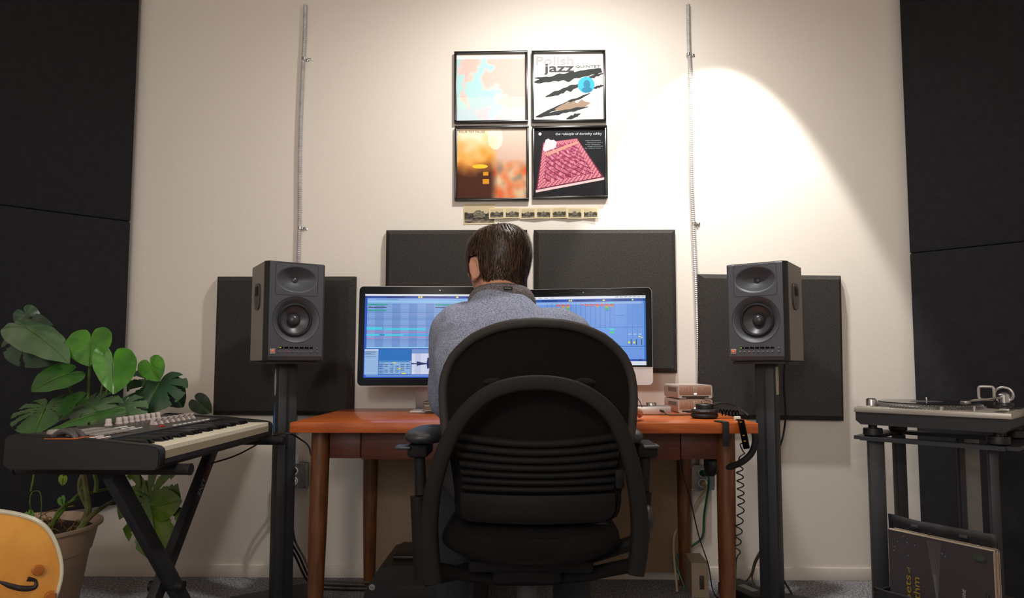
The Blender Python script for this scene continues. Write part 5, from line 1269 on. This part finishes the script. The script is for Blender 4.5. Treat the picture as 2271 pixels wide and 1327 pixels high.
ER, WR = Vector((SR_.x + .085, 2.04, .80)), Vector((at(1392, 910, 2.26).x, 2.262, ZT + .042))
NB = at(1112, 672, 1.80); nx = NB.x
def torso(b, g=0):
    loft(b, [(Vector((sxc, 1.76, zt_s - .01)), .150 + g, .105 + g, (0,0,1)), (Vector((sxc, 1.745, zt_s + .06)), .165 + g, .115 + g, (0,0,1)), (Vector((sxc - .005, 1.735, .70)), .155 + g, .105 + g, (0,.05,1)), (Vector((nx + .03, 1.745, .82)), .170 + g, .110 + g, (0,.12,1)),
             (Vector((nx + .018, 1.775, .92)), .186 + g, .108 + g, (0,.25,1)), (Vector((nx + .010, 1.80, .985)), .176 + g, .094 + g, (.04,.3,1)), (Vector((nx + .004, 1.815, 1.030)), .128 + g, .076 + g, (.04,.35,1)), (Vector((nx, 1.828, 1.062)), .080 + g, .062 + g, (0,.4,1)), (Vector((nx - .004, 1.838, 1.088)), .060 + g, .056 + g, (0,.4,1))], 32, .9)
def limb(b, pts, rs, n=16): b.tube(bez(pts, 6), [rs[0] + (rs[-1] - rs[0])*0 if False else None for _ in []] or [interp([(i*6, r_) for i, r_ in enumerate(rs)], q_) for q_ in range((len(pts) - 1)*6 + 1)], n)
def arms(b, g=0, to_wrist=True):
    for S, E, Wr in ((SL_, EL, WL), (SR_, ER, WR)):
        cen = Vector((nx, S.y - .01, S.z - .005))
        b.ell(S, (.062 + g, .060 + g, .058 + g), 18)
        limb(b, [cen.lerp(S, .45), S, S.lerp(E, .5) + Vector((0, -.01, -.006)), E, E.lerp(Wr, .55), E.lerp(Wr, .93)], [.068 + g, .060 + g, .051 + g, .043 + g, .040 + g, .030 + g*.8])
body = MB(); torso(body); arms(body)
# neck and head
nb0, nt0 = Vector((nx - .002, 1.832, 1.07)), HM @ Vector((0, -.012, -.045))
limb(body, [nb0 - Vector((0, .01, .05)), nb0, nb0.lerp(nt0, .6), nt0 + Vector((0,0,.02))], [.066, .060, .056, .058], 20)
H3 = HM.to_3x3()
body.ell(HM @ Vector((0, -.008, .022)), (.072, .092, .068), 28, H3)                 # cranium
body.ell(HM @ Vector((0, .030, -.030)), (.062, .060, .072), 24, H3)                 # face
body.ell(HM @ Vector((0, .052, -.074)), (.040, .036, .030), 18, H3)                 # jaw and chin
body.ell(HM @ Vector((0, .082, .012)), (.046, .014, .014), 16, H3)                  # brow
limb(body, [HM @ Vector((0, .090, .006)), HM @ Vector((0, .100, -.018)), HM @ Vector((0, .104, -.032)), HM @ Vector((0, .090, -.038))], [.007, .010, .012, .008], 10)
for s in (-1, 1): body.ell(HM @ Vector((s*.036, .068, -.022)), (.020, .018, .018), 12, H3)
body.ell(HM @ Vector((0, .090, -.058)), (.021, .009, .005), 12, H3); body.ell(HM @ Vector((0, .089, -.068)), (.018, .009, .006), 12, H3)
for s in (-1, 1):                                                                    # ears
    E3 = H3 @ Matrix.Rotation(s*R(-30), 3, 'Z') @ Matrix.Rotation(R(-8), 3, 'X')
    ring = [HM @ Vector((s*.072, .004, -.022)) + E3 @ Vector((s*(.006 + .004*math.cos(a_)), -.0155*math.cos(a_) - .002, .029*math.sin(a_))) for a_ in [2*PI*q_/20 for q_ in range(20)]]
    body.tube(ring, .0046, 8, True); body.ell(HM @ Vector((s*.074, .004, -.024)), (.005, .013, .025), 14, E3); body.ell(HM @ Vector((s*.073, .010, -.050)), (.006, .009, .010), 10, E3)
# hands: palm, four fingers and thumb, resting on the desk
def hand(Wr, fwd, side):
    fwd = Vector(fwd).normalized(); x_ = fwd.cross(Vector((0, 0, 1))).normalized(); z_ = Vector((0, 0, 1)); B = Matrix((x_, fwd, z_)).transposed()
    P = lambda a_, b_, c_: Wr + B @ Vector((a_, b_, c_))
    loft(body, [(P(0, -.02, 0), .026, .018, fwd), (P(0, .012, -.002), .030, .016, fwd), (P(0, .045, -.003), .040, .015, fwd), (P(0, .078, -.006), .040, .013, fwd), (P(0, .088, -.008), .034, .010, fwd)], 16)
    for i, (o_, L_) in enumerate(((-.029, .066), (-.010, .076), (.010, .071), (.028, .056))):
        o_ *= side; limb(body, [P(o_*.8, .060, -.004), P(o_, .088, -.003), P(o_*1.08, .088 + L_*.45, -.004), P(o_*1.12, .088 + L_*.78, -.016), P(o_*1.12, .088 + L_*.98, -.027)], [.0095, .0092, .0084, .0078, .0066], 10)
    limb(body, [P(-.022*side, .008, -.004), P(-.046*side, .030, -.010), P(-.058*side, .056, -.018), P(-.060*side, .082, -.026)], [.013, .0115, .0100, .0085], 10)
hand(WL, (.25, 1, -.05), 1); hand(WR, (-.10, 1, -.05), -1)
# legs
legs_pts = []
for s, kx, fx in ((-1, at(1010, 1290, 2.1).x, at(1008, 1300, 2.08).x), (1, at(1266, 1290, 2.1).x, at(1268, 1300, 2.08).x)):
    hp_ = Vector((sxc + s*.085, 1.75, zt_s + .055)); kn_ = Vector((kx + s*.004, 2.12, zt_s + .035)); ak = Vector((fx, 2.09, .09))
    legs_pts.append((hp_, kn_, ak, s))
    limb(body, [hp_, hp_.lerp(kn_, .5), kn_, kn_.lerp(ak, .35) + Vector((0, .01, 0)), ak, ak - Vector((0, 0, .03))], [.078, .070, .055, .050, .036, .036])
    limb(body, [ak - Vector((0, .02, .03)), ak + Vector((0, .06, -.045)), ak + Vector((s*.01, .15, -.06))], [.036, .034, .026], 12)
man = body.build('person', skin, smooth=60); man.data.name = 'person'
rm = man.modifiers.new('one_surface', 'REMESH'); rm.mode = 'VOXEL'; rm.voxel_size = .0042; rm.use_smooth_shade = True
sm = man.modifiers.new('soften', 'SMOOTH'); sm.iterations = 4; sm.factor = .5
tag(man, 'man in a grey heather shirt seated with his back to the camera', 'person')
def cloth(b, name, m, vox, tex=.006, it=6, ts=.09):
    o = b.build(name, m, man, smooth=60); r_ = o.modifiers.new('r', 'REMESH'); r_.mode = 'VOXEL'; r_.voxel_size = vox; r_.use_smooth_shade = True
    s_ = o.modifiers.new('s', 'SMOOTH'); s_.iterations = it; s_.factor = .5
    if tex:
        t = bpy.data.textures.new(name + '_folds', 'CLOUDS'); t.noise_scale = ts; d_ = o.modifiers.new('folds', 'DISPLACE'); d_.texture = t; d_.strength = tex; d_.texture_coords = 'LOCAL'; d_.mid_level = .5
    return o
sb_ = MB(); torso(sb_, .011); arms(sb_, .011)
cloth(sb_, 'shirt', shirt_m, .0055, .010, 5, .10)
# collar band and a stitched label
def collar(u, v):
    a_ = R(-128) + R(256)*u; r0 = .0685 + .012*(1 - v) + .003*v; lift = .040*v
    c_ = Vector((nx - .001, 1.838, 1.082)); drop = -.030*(abs(u - .5)*2)**2*1.3; back = math.cos(a_)
    return c_ + Vector((math.sin(a_)*r0*1.10, -back*r0*.98 + lift*.35, drop + lift*(1 - .25*(abs(u - .5)*2)**2)))
def collar_fold(u, v):
    p_ = collar(u, 1.0); a_ = R(-128) + R(256)*u; o_ = Vector((math.sin(a_), -math.cos(a_), 0))
    return p_ + o_*(.004 + .012*v + .004*math.sin(PI*v)) + Vector((0, 0, .003*math.sin(PI*v) - .038*v))
c1 = MB().grid(collar, 36, 5).grid(collar_fold, 36, 6).build('collar', mat('collar_cloth', (138,130,128), .9, rgb2=(72,70,76), vscale=330, bump=.25, bscale=260, spec=.15), man, smooth=70); c1.modifiers.new('t', 'SOLIDIFY').thickness = .0024
cp_ = collar_fold(.545, .55); tx = (collar_fold(.56, .55) - collar_fold(.53, .55)).normalized(); ty = (collar_fold(.545, .45) - collar_fold(.545, .65)).normalized(); on = tx.cross(ty).normalized(); on = -on if on.y > 0 else on
lp_ = [cp_ + tx*a_*.0115 + ty*b_*.0045 for a_, b_ in ((-1,-1),(1,-1),(1,1),(-1,1))]
lb = MB().add([p_ + on*.006 for p_ in lp_], [(0,1,2,3)]).build('collar_label', mat('label_black', (16,16,16), .8), man, smooth=0)
sb2 = MB()
for k in range(6):
    a_, b_ = .12 + .13*k, .20 + .13*k; P2 = lambda u, v: lp_[0].lerp(lp_[1], u).lerp(lp_[3].lerp(lp_[2], u), v) + on*.0066
    sb2.add([P2(a_, .35), P2(b_, .35), P2(b_, .65), P2(a_, .65)], [(0,1,2,3)])
sb2.build('label_stitching', mat('label_thread', (150,150,140), .8), lb, smooth=0)
# yoke seam across the shoulders is a raised stitch line
tb = MB()
for hp_, kn_, ak, s in legs_pts:
    limb(tb, [hp_ - Vector((0, .06, 0)), hp_.lerp(kn_, .5), kn_ + Vector((0, .006, 0)), kn_.lerp(ak, .35) + Vector((0, .01, 0)), ak + Vector((0, 0, .0)), ak - Vector((0, 0, .045))], [.088, .080, .066, .062, .056, .056])
loft(tb, [(Vector((sxc, 1.76, zt_s - .012)), .158, .113, (0,0,1)), (Vector((sxc, 1.745, zt_s + .06)), .172, .122, (0,0,1)), (Vector((sxc - .004, 1.74, zt_s + .10)), .168, .118, (0,0,1))], 24)
cloth(tb, 'trousers', jeans, .007, .008, 5, .08)
for hp_, kn_, ak, s in legs_pts:
    sh = MB(); fx = ak.x; rings = []
    for i in range(9):
        t = i/8; y = ak.y - .055 + .26*t; w_ = .040*(1 - .35*(2*t - 1.1)**2)*(.5 if i in (0, 8) else 1); h_ = .085*(1 - .55*t)*(.8 if i in (0, 8) else 1)
        rings.append([Vector((fx + w_*math.copysign(abs(math.cos(a_))**.7, math.cos(a_)), y, .002 + h_/2 + h_/2*math.copysign(abs(math.sin(a_))**.7, math.sin(a_)))) for a_ in [2*PI*q_/16 for q_ in range(16)]])
    sh.rings(rings).build('shoe', mat('shoe_leather', (28,26,26), .5), man, smooth=60)
# eyes
for s in (-1, 1):
    ey = MB().ell(HM @ Vector((s*.031, .0815, -.006)), (.0115, .0115, .0115), 14).build('eye', mat('eye_white', (226,222,216), .25), man)
    MB().ell(HM @ Vector((s*.031, .0915, -.006)), (.0052, .0025, .0052), 12, H3).build('iris', mat('iris_brown', (60,40,26), .2), ey)
# hair: close shell plus strands flowing down from the crown
ZH = [.096, .092, .082, .063, .038, .010, -.020, -.047, -.070, -.090]
AH = [.010, .034, .056, .074, .0815, .0825, .0785, .070, .062, .056]
YB_ = [-.030, -.058, -.080, -.099, -.106, -.104, -.095, -.084, -.076, -.071]
YF_ = [.000, .034, .058, .078, .088, .090, .086, .080, .074, .070]
TH = [180, 180, 180, 160, 126, 114, 112, 64, 52, 38]
def hs(theta, s):
    """theta degrees from the back; s = 0 crown .. 9 nape"""
    i = min(8, int(s)); f = s - i; g = lambda T: T[i] + (T[i+1] - T[i])*f
    a_, yb_, yf_ = g(AH), g(YB_), g(YF_); cy = (yb_ + yf_)/2; ry = (yf_ - yb_)/2; th = R(theta)
    return Vector((math.sin(th)*a_, cy - math.cos(th)*ry, g(ZH)))
def thmax(s): i = min(8, int(s)); f = s - i; return TH[i] + (TH[i+1] - TH[i])*f
m = MB(); NT = 60; NS = 36
def ear_gap(t, s): return 74 < abs(t) < 102 and s > 5.0
m.grid(lambda u, v: HM @ (hs((-1 + 2*u)*thmax(9*v), 9*v)), NT, NS, lambda i, j: not ear_gap((-1 + 2*(i + .5)/NT)*thmax(9*(j + .5)/NS), 9*(j + .5)/NS))
hair = m.build('hair', hair_m, man, smooth=80)
rnd = random.Random(3); hb = MB()
for i in range(9000):
    s0 = 8.7*rnd.random()**.8; t0 = (-1 + 2*rnd.random())*thmax(s0)
    ln = rnd.uniform(1.1, 2.4) if s0 < 6 else rnd.uniform(.5, 1.0); sw_ = rnd.gauss(0, 5) + 9*math.exp(-s0); lift = rnd.uniform(.0006, .0075); w_ = rnd.uniform(.0007, .0014)
    if ear_gap(t0, s0): continue
    pts = []
    for k in range(5):
        f = k/4; s_ = min(9.25, s0 + ln*f); t_ = t0 + sw_*f
        if ear_gap(t_, s_): s_ = 5.0
        p_ = hs(t_, min(9, s_)); n_ = Vector((p_.x/.0065, (p_.y + .008)/.0095, (p_.z - .01)/.008)).normalized()
        if s_ > 9: p_.z -= (s_ - 9)*.015
        pts.append(p_ + n_*(lift*(.35 + math.sin(PI*min(1, f*.8 + .1)))))
    vs_ = []
    for k, p_ in enumerate(pts):
        d_ = (pts[min(k + 1, 4)] - pts[max(k - 1, 0)]); n_ = Vector((p_.x/.0065, (p_.y + .008)/.0095, (p_.z - .01)/.008)); x_ = d_.cross(n_)
        x_ = x_.normalized() if x_.length > 1e-9 else Vector((1, 0, 0)); ww = w_*(1 - .8*k/4)
        vs_ += [HM @ (p_ - x_*ww), HM @ (p_ + x_*ww)]
    hb.cur = mix((30,19,13), (112,78,52), rnd.random()**1.9)
    hb.add(vs_, [(2*k, 2*k + 1, 2*k + 3, 2*k + 2) for k in range(4)])
st_ = hb.build('hair_strands', strand_m, hair, smooth=80, fix=False); st_['kind'] = 'stuff'
